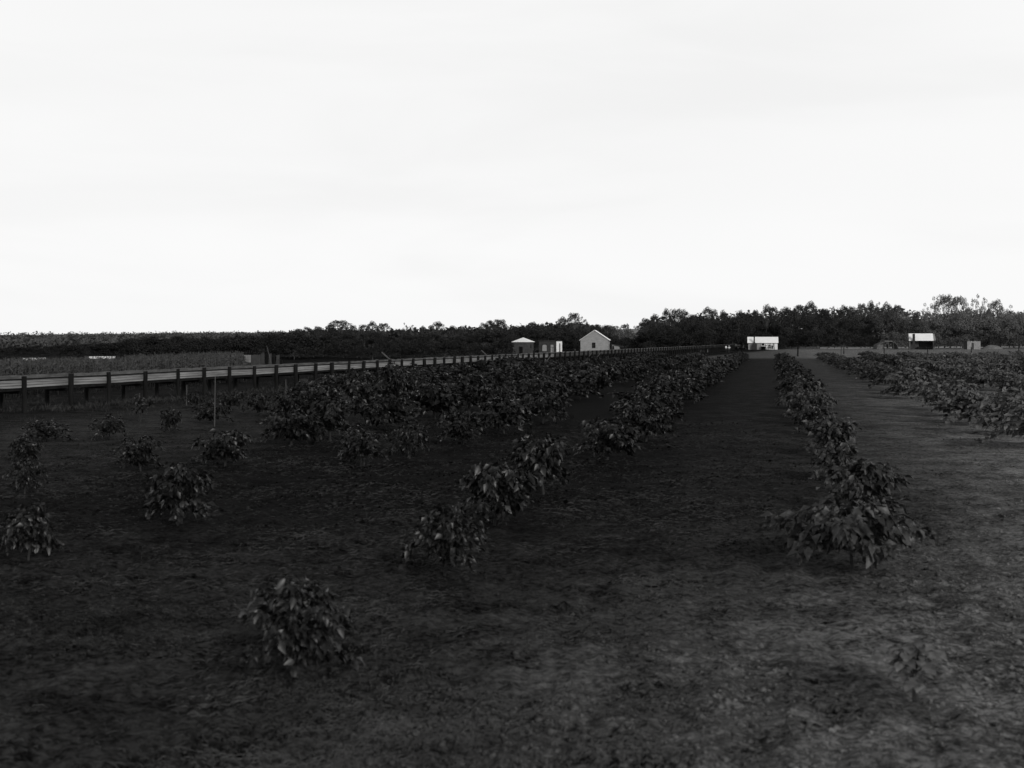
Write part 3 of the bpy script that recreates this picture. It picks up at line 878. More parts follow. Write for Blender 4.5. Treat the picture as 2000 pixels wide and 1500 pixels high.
for i in range(68):                                    # second rank, lower
    px = 562 + i*22.4 + pr.uniform(-8, 8)
    if 1195 < px < 1255: continue
    Y = (pr.uniform(375, 395) if px > 1230 else pr.uniform(308, 325))
    h = max(4.0, hgt(mass_y(px) + pr.uniform(-1, 16), Y))
    mm = 2 if px > 1800 else (1 if px > 1670 else 0)
    plant(G_dense[mm], 'gum_tree', px, Y, h, 12.0, pr.uniform(.9, 1.15)*min(1.6, 11.0/h), 'lower dark gum tree in front of taller ones ' + where(px), 'tree', 'gum trees in the belt across the skyline', pr)
for i in range(80):                                    # scrub along the foot of the belt
    px = 540 + i*19 + pr.uniform(-7, 7)
    Y = pr.uniform(352, 372) if px > 1380 else pr.uniform(296, 315)
    if px > 1690: Y += 12
    if px < 985: Y = pr.uniform(176, 215)
    h = pr.uniform(3.0, 5.5)*(1.15 if px > 1230 else .9)
    if px < 985: h = min(h*.85, hgt(668 - 10*pr.random(), Y))
    if 1190 < px < 1260: h = 4.0
    plant(G_scrub3 if px > 1720 else G_scrub, 'scrub_bush', px, Y, h, 5.0, pr.uniform(.95, 1.25), 'low dark scrub bush at the foot of trees ' + where(px), 'bush', 'scrub along the foot of the tree belt', pr)
LEFT = [(-20,676),(60,675),(120,672),(175,668),(215,664),(250,662),(280,655),(330,657),(380,656),(430,655),(480,653),(530,652),(580,648)]
for i in range(58):
    px = -40 + i*11.2 + pr.uniform(-4, 4)
    Y = pr.uniform(190, 330)
    ty = float(np.interp(px, [l[0] for l in LEFT], [l[1] for l in LEFT])) + pr.uniform(-1, 7)
    h = max(1.6, hgt(ty, Y))
    side = 'beyond the maize and the white roofed sheds' if px < 235 else 'beyond the maize near the shack'
    plant(G_scrub, 'scrub_bush', px, Y, h, 5.0, pr.uniform(1.2, 1.7)*(1.25 if h < 3 else 1), 'rounded dark scrub bush ' + side, 'bush', 'scrub bushes beyond the maize', pr)
# the mass of woods standing behind the ones that can be told apart
P, D, S = [], [], []
P2, D2, S2 = [], [], []
for i in range(1500):
    px = fr.uniform(520, 2120)
    if 1180 < px < 1262: continue
    Y = fr.uniform(440, 520) if px > 1230 else fr.uniform(375, 440)
    hm = hgt(mass_y(px) + 1, Y)
    z = fr.uniform(1.5, max(2.5, hm-2.0))
    L_ = (P2, D2, S2) if px > 1740 else (P, D, S)
    blob_leaves((on(px, Y).x, Y, z), 4.0, 4.0, 2.4, 42, 1.5, fr, *L_, -.9)
V, Fc = leaf_cloud(np.array(P2), np.array(D2), np.array(S2), fr, width=.7)
tag(link('woods', np_mesh('woods', V, Fc, M_gum3)), 'fog-paled mass of woods behind the gum trees near the plank shed', 'woods', kind='stuff')
V, Fc = leaf_cloud(np.array(P), np.array(D), np.array(S), fr, width=.7)
tag(link('woods', np_mesh('woods', V, Fc, M_gum)), 'dark mass of woods filling the gaps behind the gum trees', 'woods', kind='stuff')

# thin young trees standing before the belt at the pale yard
for (px, by, ty, lab) in ((1643, 694, 640, 'thin dark young tree standing alone between the two bright roofed huts'), (1558, 696, 672, 'short bare sapling beside the hut with people outside')):
    Y = at(px, by).y; h = hgt(ty, Y)
    t = empty('young_tree', on(px, Y), 0, lab, 'tree')
    if h > 4:
        a, b = gum(300, h, h*.75, 14, 60, .35, .3, M_scrub)
        link('trunk', a, t); link('crown', b, t)
    else:
        m = MB(); m.tube([(0,0,-.1),(.05,0,h*.5),(-.03,0,h)], [.16,.13,.08], 6); m.tube([(.03,0,h*.7),(.3,0,h*1.05)], [.05,.02], 5); m.build('trunk', M_post, t)

# ------------------------------------------------------------------ buildings
def shell_wall(mb, pts2, z1, th=0.12): pass
def gable(mb_wall, w, d, hw, hr):
    """gabled house body: width along x, gable ends facing -y and +y"""
    mb_wall.prism([(-w/2, 0), (w/2, 0), (w/2, hw), (0, hr), (-w/2, hw)], 0, d)

# hip roofed hut
Y = 257.0; s = 3.7
hut = empty('hip_roofed_hut', on(1022, Y), -math.radians(21), 'small square dark hut under a pale pyramid shaped roof', 'hut')
m = MB(); m.box(-s/2, s/2, -s/2, s/2, 0, 2.6); m.build('wall', M_mid_w, hut)
m = MB(); e_ = s/2 + .22
m.add([(-e_,-e_,2.55),(e_,-e_,2.55),(e_,e_,2.55),(-e_,e_,2.55),(-e_,-e_,2.63),(e_,-e_,2.63),(e_,e_,2.63),(-e_,e_,2.63),(0,0,3.62)],
      [(3,2,1,0),(0,1,5,4),(1,2,6,5),(2,3,7,6),(3,0,4,7),(4,5,8),(5,6,8),(6,7,8),(7,4,8)]); m.build('roof', M_iron, hut)
m = MB(); m.box(-.28, .55, -s/2-.03, -s/2+.05, .02, 1.5); dr = m.build('door', M_black, hut)
m = MB(); m.box(-.36, -.28, -s/2-.05, -s/2+.04, .0, 1.58); m.box(.55, .63, -s/2-.05, -s/2+.04, .0, 1.58); m.box(-.28, .55, -s/2-.05, -s/2+.04, 1.5, 1.58); m.build('frame', M_dark_w, dr)
m = MB(); m.box(s/2-.05, s/2+.03, -.3, .25, 1.2, 2.0); m.build('window', M_black, hut)

# flat roofed building
fb = empty('flat_roofed_building', on(1075, 257), -math.radians(24), 'low flat roofed dark building with one white end wall', 'building')
w, d, h = 4.3, 3.3, 2.75
m = MB(); m.box(-w/2, w/2, -d/2, d/2, 0, h); m.build('wall', M_dark_w, fb)
m = MB(); m.box(-w/2-.12, w/2+.16, -d/2-.12, d/2+.12, h, h+.13); m.build('roof', M_dark_w, fb)
m = MB(); m.box(w/2, w/2+.06, -d/2-.06, d/2, 0, h-.02); ew = m.build('end_wall', M_white, fb)
m = MB(); m.box(w/2+.05, w/2+.08, -.1, .52, .1, 2.25); m.build('door', M_black, ew)
for i, (x0, x1, z0, z1, arch) in enumerate(((-1.3, -.2, .5, 1.95, True), (.75, 1.45, .1, 1.95, False))):
    m = MB()
    poly = [(x0, z0), (x1, z0), (x1, z1-.25), ((x0+x1)/2+.25, z1), ((x0+x1)/2-.25, z1), (x0, z1-.25)] if arch else [(x0, z0), (x1, z0), (x1, z1), (x0, z1)]
    m.prism(poly, -d/2-.04, -d/2+.03)
    wn_ = m.build('window', M_curt, fb)
    f = MB(); f.box(x0-.07, x0, -d/2-.06, -d/2+.03, z0-.07, z1+.05); f.box(x1, x1+.07, -d/2-.06, -d/2+.03, z0-.07, z1+.05); f.box(x0, x1, -d/2-.06, -d/2+.03, z0-.07, z0)
    if not arch: f.box(x0, x1, -d/2-.065, -d/2+.03, 1.35, 1.42); f.box((x0+x1)/2+.08, (x0+x1)/2+.15, -d/2-.065, -d/2+.03, z0, 1.35)
    f.build('frame', M_dark_w, wn_)

# gabled barn
Yb = 278.0
barn = empty('gabled_barn', on(1161, Yb), -math.radians(7), 'large grey weatherboard barn with its gable end facing and a bright iron roof', 'barn')
w, d, hw, hr = 6.9, 9.0, 3.05, 5.35
m = MB(); gable(m, w, d, hw, hr); m.build('wall', M_grey_w, barn)
m = MB()
brd = random.Random(4)
z = 0.05
while z < hr - .25:                                       # lapped boards, each a thin wedge on the gable end
    z1 = min(z + .21, hr - .1); half = lambda zz: w/2 if zz <= hw else w/2*(hr-zz)/(hr-hw)
    cuts = sorted([-half(z), half(z1)*brd.uniform(-.6, .6), half(z)])
    for a, b in zip(cuts[:-1], cuts[1:]):
        ta = max(a, -half(z1)) if a < 0 else a; tb = min(b, half(z1)) if b > 0 else b
        t0 = -.035 - brd.uniform(0, .012)
        m.add([(a+.008, t0, z), (b-.008, t0, z), (tb-.008, -.008, z1), (ta+.008, -.008, z1), (a+.008, -.002, z), (b-.008, -.002, z)], [(0,1,2,3), (4,5,1,0)])
    z += .205
m.build('weatherboards', M_grey_w, barn)
for sgn in (-1, 1):
    m = MB(); ov = .3
    k = (hr-hw)/(w/2)
    m.add([(0, -ov, hr+.02), (sgn*(w/2+ov), -ov, hw-ov*k+.02), (sgn*(w/2+ov), d+ov, hw-ov*k+.02), (0, d+ov, hr+.02),
           (0, -ov, hr+.1), (sgn*(w/2+ov), -ov, hw-ov*k+.1), (sgn*(w/2+ov), d+ov, hw-ov*k+.1), (0, d+ov, hr+.1)],
          [(0,1,2,3),(4,7,6,5),(0,4,5,1),(1,5,6,2),(2,6,7,3),(3,7,4,0)])
    bm = m.build('roof', M_iron, barn)
m = MB(); m.box(-.6, .25, -.075, -.02, 1.0, 2.35); wd = m.build('window', M_black, barn)
m = MB()
for x0, x1, z0, z1 in ((-.69,-.6,.9,2.45),(.25,.34,.9,2.45),(-.6,.25,.9,1.0),(-.6,.25,2.35,2.45)): m.box(x0, x1, -.1, -.02, z0, z1)
m.build('frame', M_grey_w, wd)
m = MB(); m.box(-.22, -.15, -.09, -.02, 1.0, 2.35); m.box(-.6, -.22, -.09, -.02, 1.65, 1.71); m.box(-.15, .25, -.09, -.02, 1.65, 1.71); m.build('glazing_bar', M_dark_w, wd)
m = MB(); m.box(w/2-.03, w/2+.04, 3.2, 4.8, .05, 1.9); m.build('door', M_black, barn)
# lean shed beside the barn
sh = empty('lean_shed', on(1203, 292), -math.radians(12), 'little pale skillion shed tucked beside the barn', 'shed')
m = MB(); m.prism([(-.9, 0), (1.0, 0), (1.0, 1.35), (-.9, 1.75)], -1.0, 1.0); m.build('wall', M_pale_t, sh)
m = MB(); m.prism([(-1.1, 1.8), (1.9, 1.2), (1.9, 1.27), (-1.1, 1.87)], -1.2, 1.2); m.build('roof', M_dark_w, sh)
m = MB(); m.box(-.82, -.38, -1.03, -.95, .05, 1.4); m.build('door', M_black, sh)
m = MB(); m.tube([(1.8, -1.1, 0), (1.8, -1.1, 1.2)], .05, 5); m.build('post', M_post, sh)

# front gabled-roof hut with people
def ridge_hut(name, px, Y, w, d, hw, hr, rz, label, wallm, ov=.25):
    h_ = empty(name, on(px, Y), rz, label, 'hut')
    m = MB()
    m.add([(-w/2,0,0),(w/2,0,0),(w/2,d,0),(-w/2,d,0),(-w/2,0,hw),(w/2,0,hw),(w/2,d,hw),(-w/2,d,hw),(-w/2,d/2,hr),(w/2,d/2,hr)],
          [(3,2,1,0),(0,1,5,4),(2,3,7,6),(1,2,6,9,5),(3,0,4,8,7)])
    m.build('wall', wallm, h_)
    k = (hr-hw)/(d/2)
    for sg_ in (0, 1):
        y0 = -ov if sg_ == 0 else d+ov; z0 = hw-ov*k
        m = MB()
        m.add([(-w/2-ov, y0, z0+.03), (w/2+ov, y0, z0+.03), (w/2+ov, d/2, hr+.03), (-w/2-ov, d/2, hr+.03), (-w/2-ov, y0, z0+.1), (w/2+ov, y0, z0+.1), (w/2+ov, d/2, hr+.1), (-w/2-ov, d/2, hr+.1)],
              [(3,2,1,0),(4,5,6,7),(0,1,5,4),(1,2,6,5),(2,3,7,6),(3,0,4,7)])
        m.build('roof', M_iron, h_)
    return h_
ph = ridge_hut('long_hut', 1490, 335, 8.5, 4.2, 2.15, 3.72, math.radians(-11.5), 'long bright roofed hut with people gathered along its front wall', M_grey_w)
m = MB()
for k in range(20):                                       # vertical sheets, the right-hand ones whitewashed
    if k < 9: continue
    x0 = -4.25 + k*.425; m.box(x0+.012, x0+.413, -.03-.008*(k % 2), -.002, 0.03, 1.98)
m.build('white_sheeting', M_white, ph)
m = MB()
for k in range(9):
    x0 = -4.25 + k*.425; m.box(x0+.012, x0+.413, -.03-.008*(k % 2), -.002, 0.03, 1.98)
m.build('grey_sheeting', M_pale_t, ph)
m = MB(); m.box(-4.3, 4.3, -.1, -.04, 1.83, 1.98); m.build('wall_plate', M_dark_w, ph)
m = MB(); m.box(-3.1, -1.75, -.85, -.05, 0, 1.75); m.add([(-3.1,-.85,1.75),(-1.75,-.85,1.75),(-1.75,-.05,1.75),(-3.1,-.05,1.75),(-2.72,-.6,2.15),(-2.3,-.6,2.15),(-2.3,-.2,2.15),(-2.72,-.2,2.15)], [(0,1,5,4),(1,2,6,5),(2,3,7,6),(3,0,4,7)]); m.box(-2.7, -2.32, -.6, -.2, 2.15, 3.95); m.build('chimney', M_pipe, ph)
m = MB(); m.box(-.32, .42, -.09, -.04, 1.2, 1.82); m.build('window', M_black, ph)
m = MB(); m.box(-.55, .75, -.75, -.1, .1, 1.0); m.build('lean_to', M_black, ph)
m = MB(); m.tube([(3.35, -.55, 0), (3.1, -.15, 1.95)], .08, 6); m.build('veranda_post', M_post, ph)

oh = empty('open_hut', on(1799.5, 340), math.radians(-15), 'open fronted hut with a very bright roof and a dark chimney', 'hut')
w, d, hw, hr = 6.8, 3.9, 2.9, 4.75
m = MB(); m.add([(-w/2,0,0),(-w/2,d,0),(-w/2,d,hw),(-w/2,d/2,hr),(-w/2,0,hw),(-w/2+.1,0,0),(-w/2+.1,d,0),(-w/2+.1,d,hw),(-w/2+.1,d/2,hr),(-w/2+.1,0,hw)], [(0,4,3,2,1),(5,6,7,8,9),(0,5,9,4)])
m.add([(w/2,0,0),(w/2,d,0),(w/2,d,hw),(w/2,d/2,hr),(w/2,0,hw),(w/2-.1,0,0),(w/2-.1,d,0),(w/2-.1,d,hw),(w/2-.1,d/2,hr),(w/2-.1,0,hw)], [(1,2,3,4,0),(9,8,7,6,5),(0,4,9,5)])
m.build('end_wall', M_mid_w, oh)
m = MB(); m.box(-w/2+.1, w/2-.1, d-.1, d, 0, hw); m.box(-w/2+.1, -.6, 1.5, 1.6, 0, hw); m.build('wall', M_mid_w, oh)
k = (hr-hw)/(d/2)
for sgn in (0, 1):
    y0 = -.3 if sgn == 0 else d+.3
    m = MB(); m.add([(-w/2-.1,y0,hw-.3*k+.03),(w/2+.05,y0,hw-.3*k+.03),(w/2+.05,d/2,hr+.03),(-w/2-.1,d/2,hr+.03),(-w/2-.1,y0,hw-.3*k+.1),(w/2+.05,y0,hw-.3*k+.1),(w/2+.05,d/2,hr+.1),(-w/2-.1,d/2,hr+.1)],
                    [(3,2,1,0),(4,5,6,7),(0,1,5,4),(1,2,6,5),(2,3,7,6),(3,0,4,7)]); m.build('roof', M_iron, oh)
m = MB(); m.box(-2.55, -1.85, -.75, -.33, 0, 4.75); m.build('chimney', M_pipe, oh)
for x in (-w/2+.1, -.4, 1.4, 3.2):
    m = MB(); m.tube([(x, -.12, 0), (x, -.12, hw-.2)], .07, 6); m.build('veranda_post', M_pale_t if x < -3 else M_post, oh)
m = MB(); m.box(-1.2, 3.2, .6, 1.2, .45, .75); m.build('bench', M_post, oh)
m = MB(); m.add([(w/2+.06,-.3,hw-.25),(w/2+.75,-.1,hw-.1),(w/2+.5,d/2,hr),(w/2+.06,d/2,hr)], [(0,1,2,3)]); m.add([(w/2+.06,-.3,hw-.3),(w/2+.75,-.1,hw-.15),(w/2+.5,d/2,hr-.05),(w/2+.06,d/2,hr-.05)], [(3,2,1,0)]); m.build('side_flap', M_cloth_g, oh)

# brushwood shelter
bs = empty('brush_shelter', on(1733, 345), 0, 'low domed brushwood shelter with a pale ridge sheet', 'shelter')
prof2 = [(-3.3, 0), (-3.0, 1.3), (-1.6, 2.0), (-.4, 2.4), (1.2, 2.4), (2.3, 2.0), (3.0, 1.2), (3.2, 0)]
m = MB(); br = random.Random(2)
for i in range(len(prof2)-1):
    for j in range(8):
        a = prof2[i]; b = prof2[i+1]; t0, t1 = j/8, (j+1)/8
        p0 = (a[0]+(b[0]-a[0])*t0, a[1]+(b[1]-a[1])*t0); p1 = (a[0]+(b[0]-a[0])*t1, a[1]+(b[1]-a[1])*t1)
        m.tube([(p0[0], -.3+br.uniform(-.3, .1), p0[1]), ((p0[0]+p1[0])/2, 3.2+br.uniform(-.1, .3), (p0[1]+p1[1])/2)], .13, 5)
m.build('brush_roof', M_brush, bs)
m = MB(); m.box(-1.0, 1.5, -.5, 2.8, 2.5, 2.6); m.build('ridge_sheet', M_pale_t, bs)
for x in (-1.2, 0.2, 1.7):
    m = MB(); m.tube([(x, -.25, 0), (x+.05, -.25, 2.3)], .12, 6); m.build('post', M_stake, bs)
m = MB(); m.box(-2.9, -1.3, -.1, 0.0, 0, 1.5); m.build('wall', M_brush, bs)

# plank shed far out by the fence
ps = empty('plank_shed', on(1902, 345), math.radians(4), 'little shed of uneven upright planks beside the straw heap', 'shed')
m = MB(); pk = random.Random(8)
for i in range(11):
    x = -2.05 + i*.38; m.box(x, x+.33, -.03-.01*(i % 2), .05, 0, 2.5 + pk.uniform(-.12, .1))
m.build('plank_wall', M_pale_t, ps)
m = MB(); m.box(-2.05, 2.1, .06, 2.4, 0, 2.35); m.build('wall', M_mid_w, ps)
m = MB(); m.box(-.7, .0, -.07, -.045, .0, 2.0); m.build('door', M_dark_w, ps)
m = MB(); m.box(-2.2, 2.2, .07, 2.6, 2.36, 2.45); m.build('roof', M_mid_w, ps)

def heap(name, px, Y, w, h, material, label, cat, seed):
    r = np.random.RandomState(seed); n = 22
    v, f = [], []
    for i in range(n+1):
        for j in range(n+1):
            x = (i/n*2-1); y = (j/n*2-1); q = max(0, 1-(x*x+y*y))
            v.append((x*w/2, y*w*.35, h*q**.8*(1+.35*float(fbm(np.array(x*2.5+seed), np.array(y*2.5))))-.03))
    for i in range(n):
        for j in range(n):
            a = i*(n+1)+j; f.append((a, a+n+1, a+n+2, a+1))
    m = MB(); m.add(v, f); o = m.build(name, material, smooth=True); o.location = on(px, Y)
    return tag(o, label, cat)
heap('straw_heap', 1938, 350, 6.5, 1.3, M_straw, 'rounded pale straw heap beside the plank shed', 'heap', 3)
heap('earth_mound', 593, 89, 1.5, .3, M_dark_soil, 'small dark earth mound under the flume', 'mound', 5)

# far dirt track
m = MB(); tv, tf = [], []
for i, px in enumerate(range(1600, 2121, 20)):
    yc = np.interp(px, [1600, 1800, 1900, 2000, 2120], [680, 678.5, 677.2, 676.2, 675.5]) + .25*math.sin(px*.05)
    for py in (yc+1.8, yc-1.1): p = at(px, py); tv.append((p.x, p.y, .004))
for i in range(len(tv)//2-1): tf.append((2*i, 2*i+2, 2*i+3, 2*i+1))
m.add(tv, tf); tag(m.build('dirt_track', mat('pale_dirt', .42, var=.3, scale=.15)), kind='structure')

# fence in front of the yard
fence = empty('wire_fence', on(1770, 262), 0, 'sparse post and wire fence along the edge of the pale yard', 'fence')
fo = on(1770, 262); fp = []
for px, Y in ((1558, 240), (1648, 246), (1727, 252), (1812, 259), (1897, 267), (1990, 276), (2075, 284)):
    q = on(px, Y) - fo; fp.append(q)
    m = MB(); m.tube([(q.x, q.y, -.1), (q.x+rng.uniform(-.05, .05), q.y, 1.35)], [.11, .09], 6); m.build('post', M_post, fence)
for z in (.5, .85, 1.2):
    m = MB(); m.tube([(q.x, q.y-.1, z) for q in fp], .006, 4); m.build('wire', M_wire, fence)

# yard things
tb = empty('timber_stack', on(1370, 276), 0, 'two level stack of pale sawn timber in the yard', 'timber')
m = MB()
for i in range(4): m.box(-.4, 1.0, i*.26, i*.26+.24, .0, .5 - .01*(i % 2))
m.build('lower_stack', M_pale_t, tb)
m = MB()
for i in range(4): m.box(-1.0, .85, i*.26+.03, i*.26+.27, .66, 1.0 - .02*(i % 2))
m.build('upper_stack', M_stake, tb)
m = MB(); m.box(-.38, -.25, .0, 1.0, .5, .66); m.box(.6, .75, .0, 1.0, .5, .66); m.build('bearer', M_post, tb)
def pole(name, px, by, ty, tx, r_, material, label, cat, Y=None):
    b = at(px, by) if Y is None else on(px, Y)
    top = on(tx, b.y, hgt(ty, b.y))
    m = MB(); m.tube([(0, 0, -.1), ((top.x-b.x)*.5+.02, 0, top.z*.5), (top.x-b.x, 0, top.z)], [r_, r_*.92, r_*.8], 6)
    o = m.build(name, material); o.location = b
    return tag(o, label, cat)
pole('white_post', 1382, 688, 676, 1382, .16, M_pale_t, 'short pale post beside the timber stack', 'post')
pole('leaning_pole', 1825, 679, 657, 1834, .08, M_stake, 'thin pale pole leaning beside the open fronted hut', 'pole')
pole('leaning_pole', 1864, 679, 662, 1862, .1, M_stake, 'thin upright pole between the open fronted hut and the plank shed', 'pole')
def leaning_board(px, py, tx, ty, Y, label):
    t = on(tx, Y, hgt(ty, Y)); b = on(tx + (px-tx)*(t.z/max(.05, t.z-hgt(py, Y))), Y, 0)
    d = (t-b); L = d.length; M_ = Matrix.Translation(b) @ Euler((0, math.atan2(d.x, d.z), 0)).to_matrix().to_4x4()
    m = MB(); m.box(-.05, .05, -.15, .15, 0, L, M_)
    m.tube([(b.x-.1+d.x*.75, b.y+.2, 0), (t.x-d.x*.22, t.y+.17, t.z*.78)], .05, 6)
    o = empty('leaning_board', b, 0, label, 'board', 'boards propped up behind the flume')
    m.v = [(v[0]-b.x, v[1]-b.y, v[2]) for v in m.v]
    mm = MB(); mm.v = m.v[:8]; mm.f = [f for f in m.f if max(f) < 8]; mm.build('board', M_stake, o)
    m2 = MB(); m2.v = m.v[8:]; m2.f = [tuple(i-8 for i in f) for f in m.f if min(f) >= 8]; m2.build('prop', M_post, o)
leaning_board(757, 698, 746, 688, 104, 'slanting pale board behind the flume, the one nearer the shack')
leaning_board(950, 693, 940, 684, 138, 'slanting pale board behind the flume, the one nearer the hip roofed hut')

# shack and broken palings behind the flume
Ys = 124.0
sk = empty('shack', on(488, Ys), -math.radians(30), 'tiny flat roofed shack with a pale patched front behind the flume', 'shack')
k = Ys/F
m = MB(); m.box(-.75, .75, -.6, .9, .22, hgt(692.5, Ys)-.02); m.build('wall', M_dark_w, sk)
zt = hgt(692.5, Ys)
m = MB(); m.box(-.74, .72, -.65, -.61, zt-.5, zt-.03); m.box(-.74, -.35, -.655, -.61, zt-1.05, zt-.52); m.box(-.2, .72, -.645, -.61, zt-.85, zt-.52); m.build('front_board', M_pale_t, sk)
m = MB(); m.prism([(-.85, zt), (.95, zt+.12), (.95, zt+.17), (-.85, zt+.05)], -.75, 1.0); m.build('roof', M_post, sk)
for x, y in ((-.7, -.55), (.7, -.55), (.7, .85), (-.7, .85)):
    m = MB(); m.tube([(x, y, -.1), (x, y, .22)], .07, 6); m.build('leg', M_post, sk)
pal = empty('broken_palings', on(526, 126), 0, 'row of broken dark palings and slabs beside the shack', 'palings')
pq = random.Random(6)
for x, top, w_, mt in ((-1.15, 690, .35, M_black), (-.75, 688, .42, M_dark_w), (-.3, 688, .3, M_black), (0.08, 690, .36, M_dark_w), (.5, 697, .3, M_black), (.95, 693, .4, M_dark_w), (1.3, 703, .35, M_black)):
    z = hgt(top, 126); m = MB(); m.add([(x-w_/2,0,-.1),(x+w_/2,0,-.1),(x+w_/2,.06,-.1),(x-w_/2,.06,-.1),(x-w_/2+.03,.1,z-.06),(x+w_/2-.05,.12,z),(x+w_/2-.05,.17,z),(x-w_/2+.03,.15,z-.06)],
        [(3,2,1,0),(4,5,6,7),(0,1,5,4),(1,2,6,5),(2,3,7,6),(3,0,4,7)]); m.build('paling', mt, pal)
pole('leaning_pole', 533, 725, 675, 521, .035, M_stake, 'thin grey pole leaning over the broken palings', 'pole')

# white roofed sheds just above the maize
for (x0, x1, ty, Y, lab) in ((45, 75, 699, 100, 'low shed with a short patchy white roof, nearest the frame edge'), (173, 214, 696.3, 103, 'low shed with a long white roof showing above the maize')):
    w = (x1-x0)*Y/F; zt = hgt(ty, Y)
    t = empty('low_shed', on((x0+x1)/2, Y), 0, lab, 'shed', 'white roofed sheds behind the maize')
    m = MB(); m.box(-w/2+.03, w/2-.03, .05, 1.5, 0, zt-.2); m.build('wall', M_dark_w, t)
    m = MB(); r_ = random.Random(int(x0)); x = -w/2
    while x < w/2 - .05:
        ww = r_.uniform(.18, .4); m.box(x, min(x+ww, w/2)-.012, -.02, 1.6, zt-.2+r_.uniform(-.03, .03), zt+r_.uniform(-.03, .0)); x += ww
    m.build('roof', M_white, t)

# ------------------------------------------------------------------ people
def skin_mesh(name, joints, edges, material, sub=1):
    me = bpy.data.meshes.new(name)
    keys = list(joints); ix = {k: i for i, k in enumerate(keys)}
    me.from_pydata([joints[k][:3] for k in keys], [(ix[a], ix[b]) for a, b in edges], [])
    o = bpy.data.objects.new(name, me); C.objects.link(o)
    md = o.modifiers.new('skin', 'SKIN')
    for i, k in enumerate(keys):
        sv = me.skin_vertices[0].data[i]; r = joints[k][3]
        sv.radius = r if isinstance(r, tuple) else (r, r); sv.use_root = (i == 0)
    sb = o.modifiers.new('sub', 'SUBSURF'); sb.levels = sub; sb.render_levels = sub
    bpy.context.view_layer.update()
    out = bpy.data.meshes.new_from_object(o.evaluated_get(bpy.context.evaluated_depsgraph_get()))
    out.name = name; out.materials.clear(); out.materials.append(material)
    out.polygons.foreach_set('use_smooth', [True]*len(out.polygons))
    bpy.data.objects.remove(o); bpy.data.meshes.remove(me)
    return out
def figure(pose):
    """standing adult 1.7 m; pose changes the arms, legs and back"""
    J = {}
    sit = pose == 'crouch'
    hip = .52 if sit else .92
    fw = -.12 if sit else 0.0
    J['pelvis'] = (0, 0, hip, (.15, .11)); J['waist'] = (0, fw*.4, hip+.16, (.13, .1)); J['chest'] = (0, fw, hip+.38, (.165, .115)); J['collar'] = (0, fw*1.2, hip+.5, (.09, .075))
    J['neck'] = (0, fw*1.35, hip+.57, (.055, .055)); J['jaw'] = (0, fw*1.45-.02, hip+.63, (.068, .078)); J['skull'] = (0, fw*1.5, hip+.71, (.078, .095)); J['crown'] = (0, fw*1.5+.01, hip+.775, (.05, .06)); J['nose'] = (0, fw*1.5-.11, hip+.675, (.014, .014))
    E = [('pelvis','waist'),('waist','chest'),('chest','collar'),('collar','neck'),('neck','jaw'),('jaw','skull'),('skull','crown'),('skull','nose')]
    for s, n in ((-1, 'l'), (1, 'r')):
        if sit:
            J['thigh'+n] = (s*.1, -.12, hip-.02, .085); J['knee'+n] = (s*.14, -.42, hip+.02, .06); J['calf'+n] = (s*.13, -.36, .28, .052); J['ankle'+n] = (s*.13, -.3, .07, .04); J['toe'+n] = (s*.15, -.46, .035, .035)
        else:
            st = .07 if pose == 'stride' else 0
            J['thigh'+n] = (s*.1, 0, hip-.1, .09); J['knee'+n] = (s*.105, s*st-.02, .5, .06); J['calf'+n] = (s*.105, s*st*1.5+.01, .34, .055); J['ankle'+n] = (s*.11, s*st*2+.01, .08, .04); J['toe'+n] = (s*.13, s*st*2-.14, .035, .036)
        E += [('pelvis','thigh'+n),('thigh'+n,'knee'+n),('knee'+n,'calf'+n),('calf'+n,'ankle'+n),('ankle'+n,'toe'+n)]
        sh = hip+.46
        J['shoulder'+n] = (s*.19, fw, sh, .062)
        if sit: el, wr, ha = (s*.24, -.3, hip+.22), (s*.15, -.46, hip+.1), (s*.12, -.53, hip+.08)
        elif pose == 'akimbo': el, wr, ha = (s*.4, .06, sh-.26), (s*.24, -.06, hip+.1), (s*.18, -.09, hip+.04)
        else: el, wr, ha = (s*.25, .02, sh-.29), (s*.25, -.05, sh-.54), (s*.25, -.07, sh-.61)
        J['elbow'+n] = el + (.045,); J['wrist'+n] = wr + (.03,); J['palm'+n] = ha + ((.022, .036),)
        E += [('collar','shoulder'+n),('shoulder'+n,'elbow'+n),('elbow'+n,'wrist'+n),('wrist'+n,'palm'+n)]
        d = (Vector(ha)-Vector(wr)).normalized()
        for q in range(5):
            off = Vector((0, -.03+.017*q, 0)); ln = (.055, .085, .092, .086, .07)[q]
            tip = Vector(ha) + off*(1.7 if q == 0 else 1) + d*ln + Vector((-s*.015, 0, 0))
            J['finger%d%s' % (q, n)] = (tip.x, tip.y, tip.z, .009); E.append(('palm'+n, 'finger%d%s' % (q, n)))
    return J, E, hip
def sub_fig(J, E, keep, grow):
    K = {k: J[k] for k in J if any(k.startswith(a) for a in keep)}
    K = {k: v[:3] + ((tuple(x+grow for x in v[3]) if isinstance(v[3], tuple) else v[3]+grow),) for k, v in K.items()}
    return K, [e for e in E if e[0] in K and e[1] in K]
cache = {}
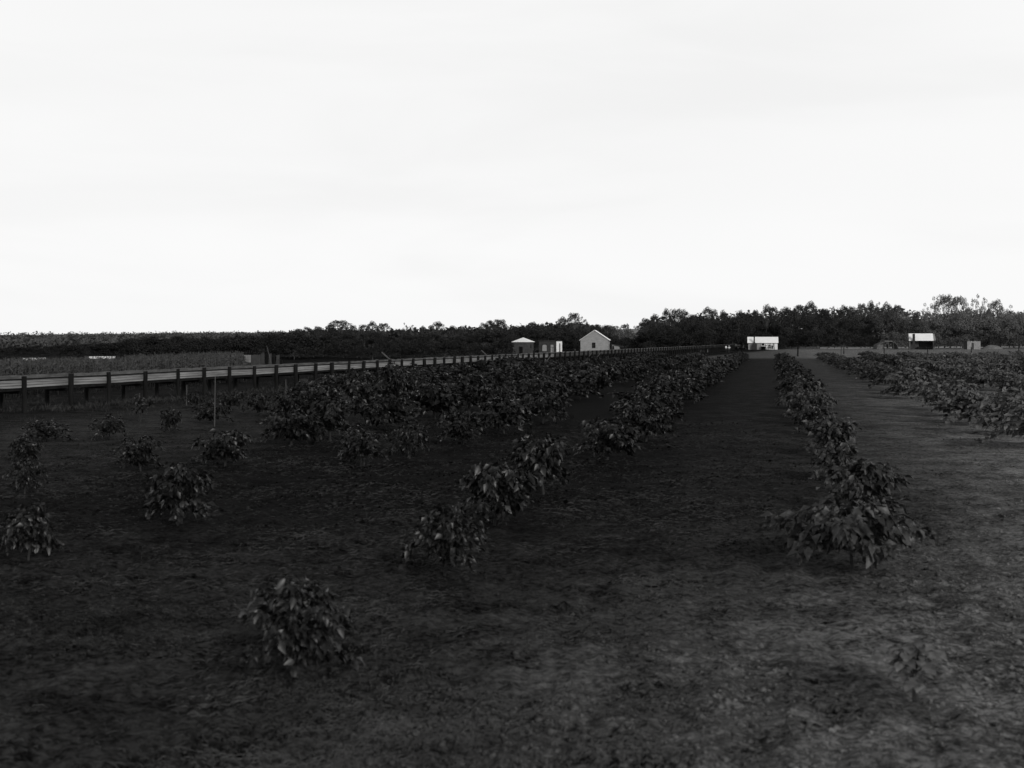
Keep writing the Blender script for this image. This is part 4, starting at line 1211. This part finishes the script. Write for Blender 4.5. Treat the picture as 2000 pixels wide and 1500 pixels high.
def person(px, Y, pose, top, legs, hat, rz, scale, label, group):
    if (pose, 'b') not in cache:
        J, E, hip = figure(pose)
        cache[(pose, 'b')] = skin_mesh('body', J, E, M_skin)
        K, e2 = sub_fig(J, E, ('pelvis','waist','chest','collar','shoulder','elbow'), .018); cache[(pose, 's')] = skin_mesh('shirt', K, e2, M_cloth_w)
        K, e2 = sub_fig(J, E, ('pelvis','thigh','knee','calf','ankle'), .022); cache[(pose, 't')] = skin_mesh('trousers', K, e2, M_cloth_d)
        hm = MB(); c = J['crown']
        hm.tube([(c[0], c[1], c[2]-.025), (c[0], c[1], c[2]-.012)], .17, 12); hm.tube([(c[0], c[1], c[2]-.012), (c[0], c[1], c[2]+.04), (c[0], c[1], c[2]+.09)], [.1, .098, .08], 12)
        cache[(pose, 'h')] = hm.mesh('hat', M_cloth_d)
    p = empty('person', on(px, Y), rz, label, 'person', group)
    link('body', cache[(pose, 'b')], p)
    for key, nm, mt in (('s', 'shirt', top), ('t', 'trousers', legs), ('h', 'hat', hat)):
        if mt is None: continue
        o = link(nm, cache[(pose, key)], p)
        o.material_slots[0].link = 'OBJECT'; o.material_slots[0].material = mt
    p.scale = (scale,)*3
person(1418, 276, 'stride', M_cloth_w, M_cloth_d, M_cloth_d, .6, 1.0, 'person in white shirt and dark hat walking, nearer the timber stack', 'people in white shirts in the yard')
person(1424, 274.5, 'akimbo', M_cloth_w, M_cloth_d, M_cloth_w, -.3, .92, 'person in white shirt and pale hat standing with hands on hips', 'people in white shirts in the yard')
G = 'people gathered in front of the long hut'
person(1495.3, 333.2, 'stand', M_cloth_g, M_cloth_d, M_cloth_d, .2, 1.0, 'person in grey shirt standing nearest the dark opening of the long hut', G)
person(1497.2, 331.2, 'crouch', M_cloth_w, M_cloth_w, None, .1, 1.05, 'person dressed all in white sitting low before the long hut', G)
person(1499.6, 333.3, 'akimbo', M_cloth_w, M_cloth_d, M_cloth_d, -.2, .96, 'person in white shirt with hands on hips before the long hut', G)
person(1502.4, 333.0, 'stand', M_cloth_d, M_cloth_d, M_cloth_d, .3, 1.06, 'tallest person in all dark clothes before the long hut', G)
person(1505.2, 333.2, 'akimbo', M_cloth_g, M_cloth_d, M_cloth_d, 0, 1.0, 'person in grey shirt and dark hat with hands on hips before the long hut', G)
person(1508.6, 331.6, 'crouch', M_cloth_d, M_cloth_d, M_cloth_d, -.2, 1.1, 'person in dark clothes crouching by the veranda post of the long hut', G)
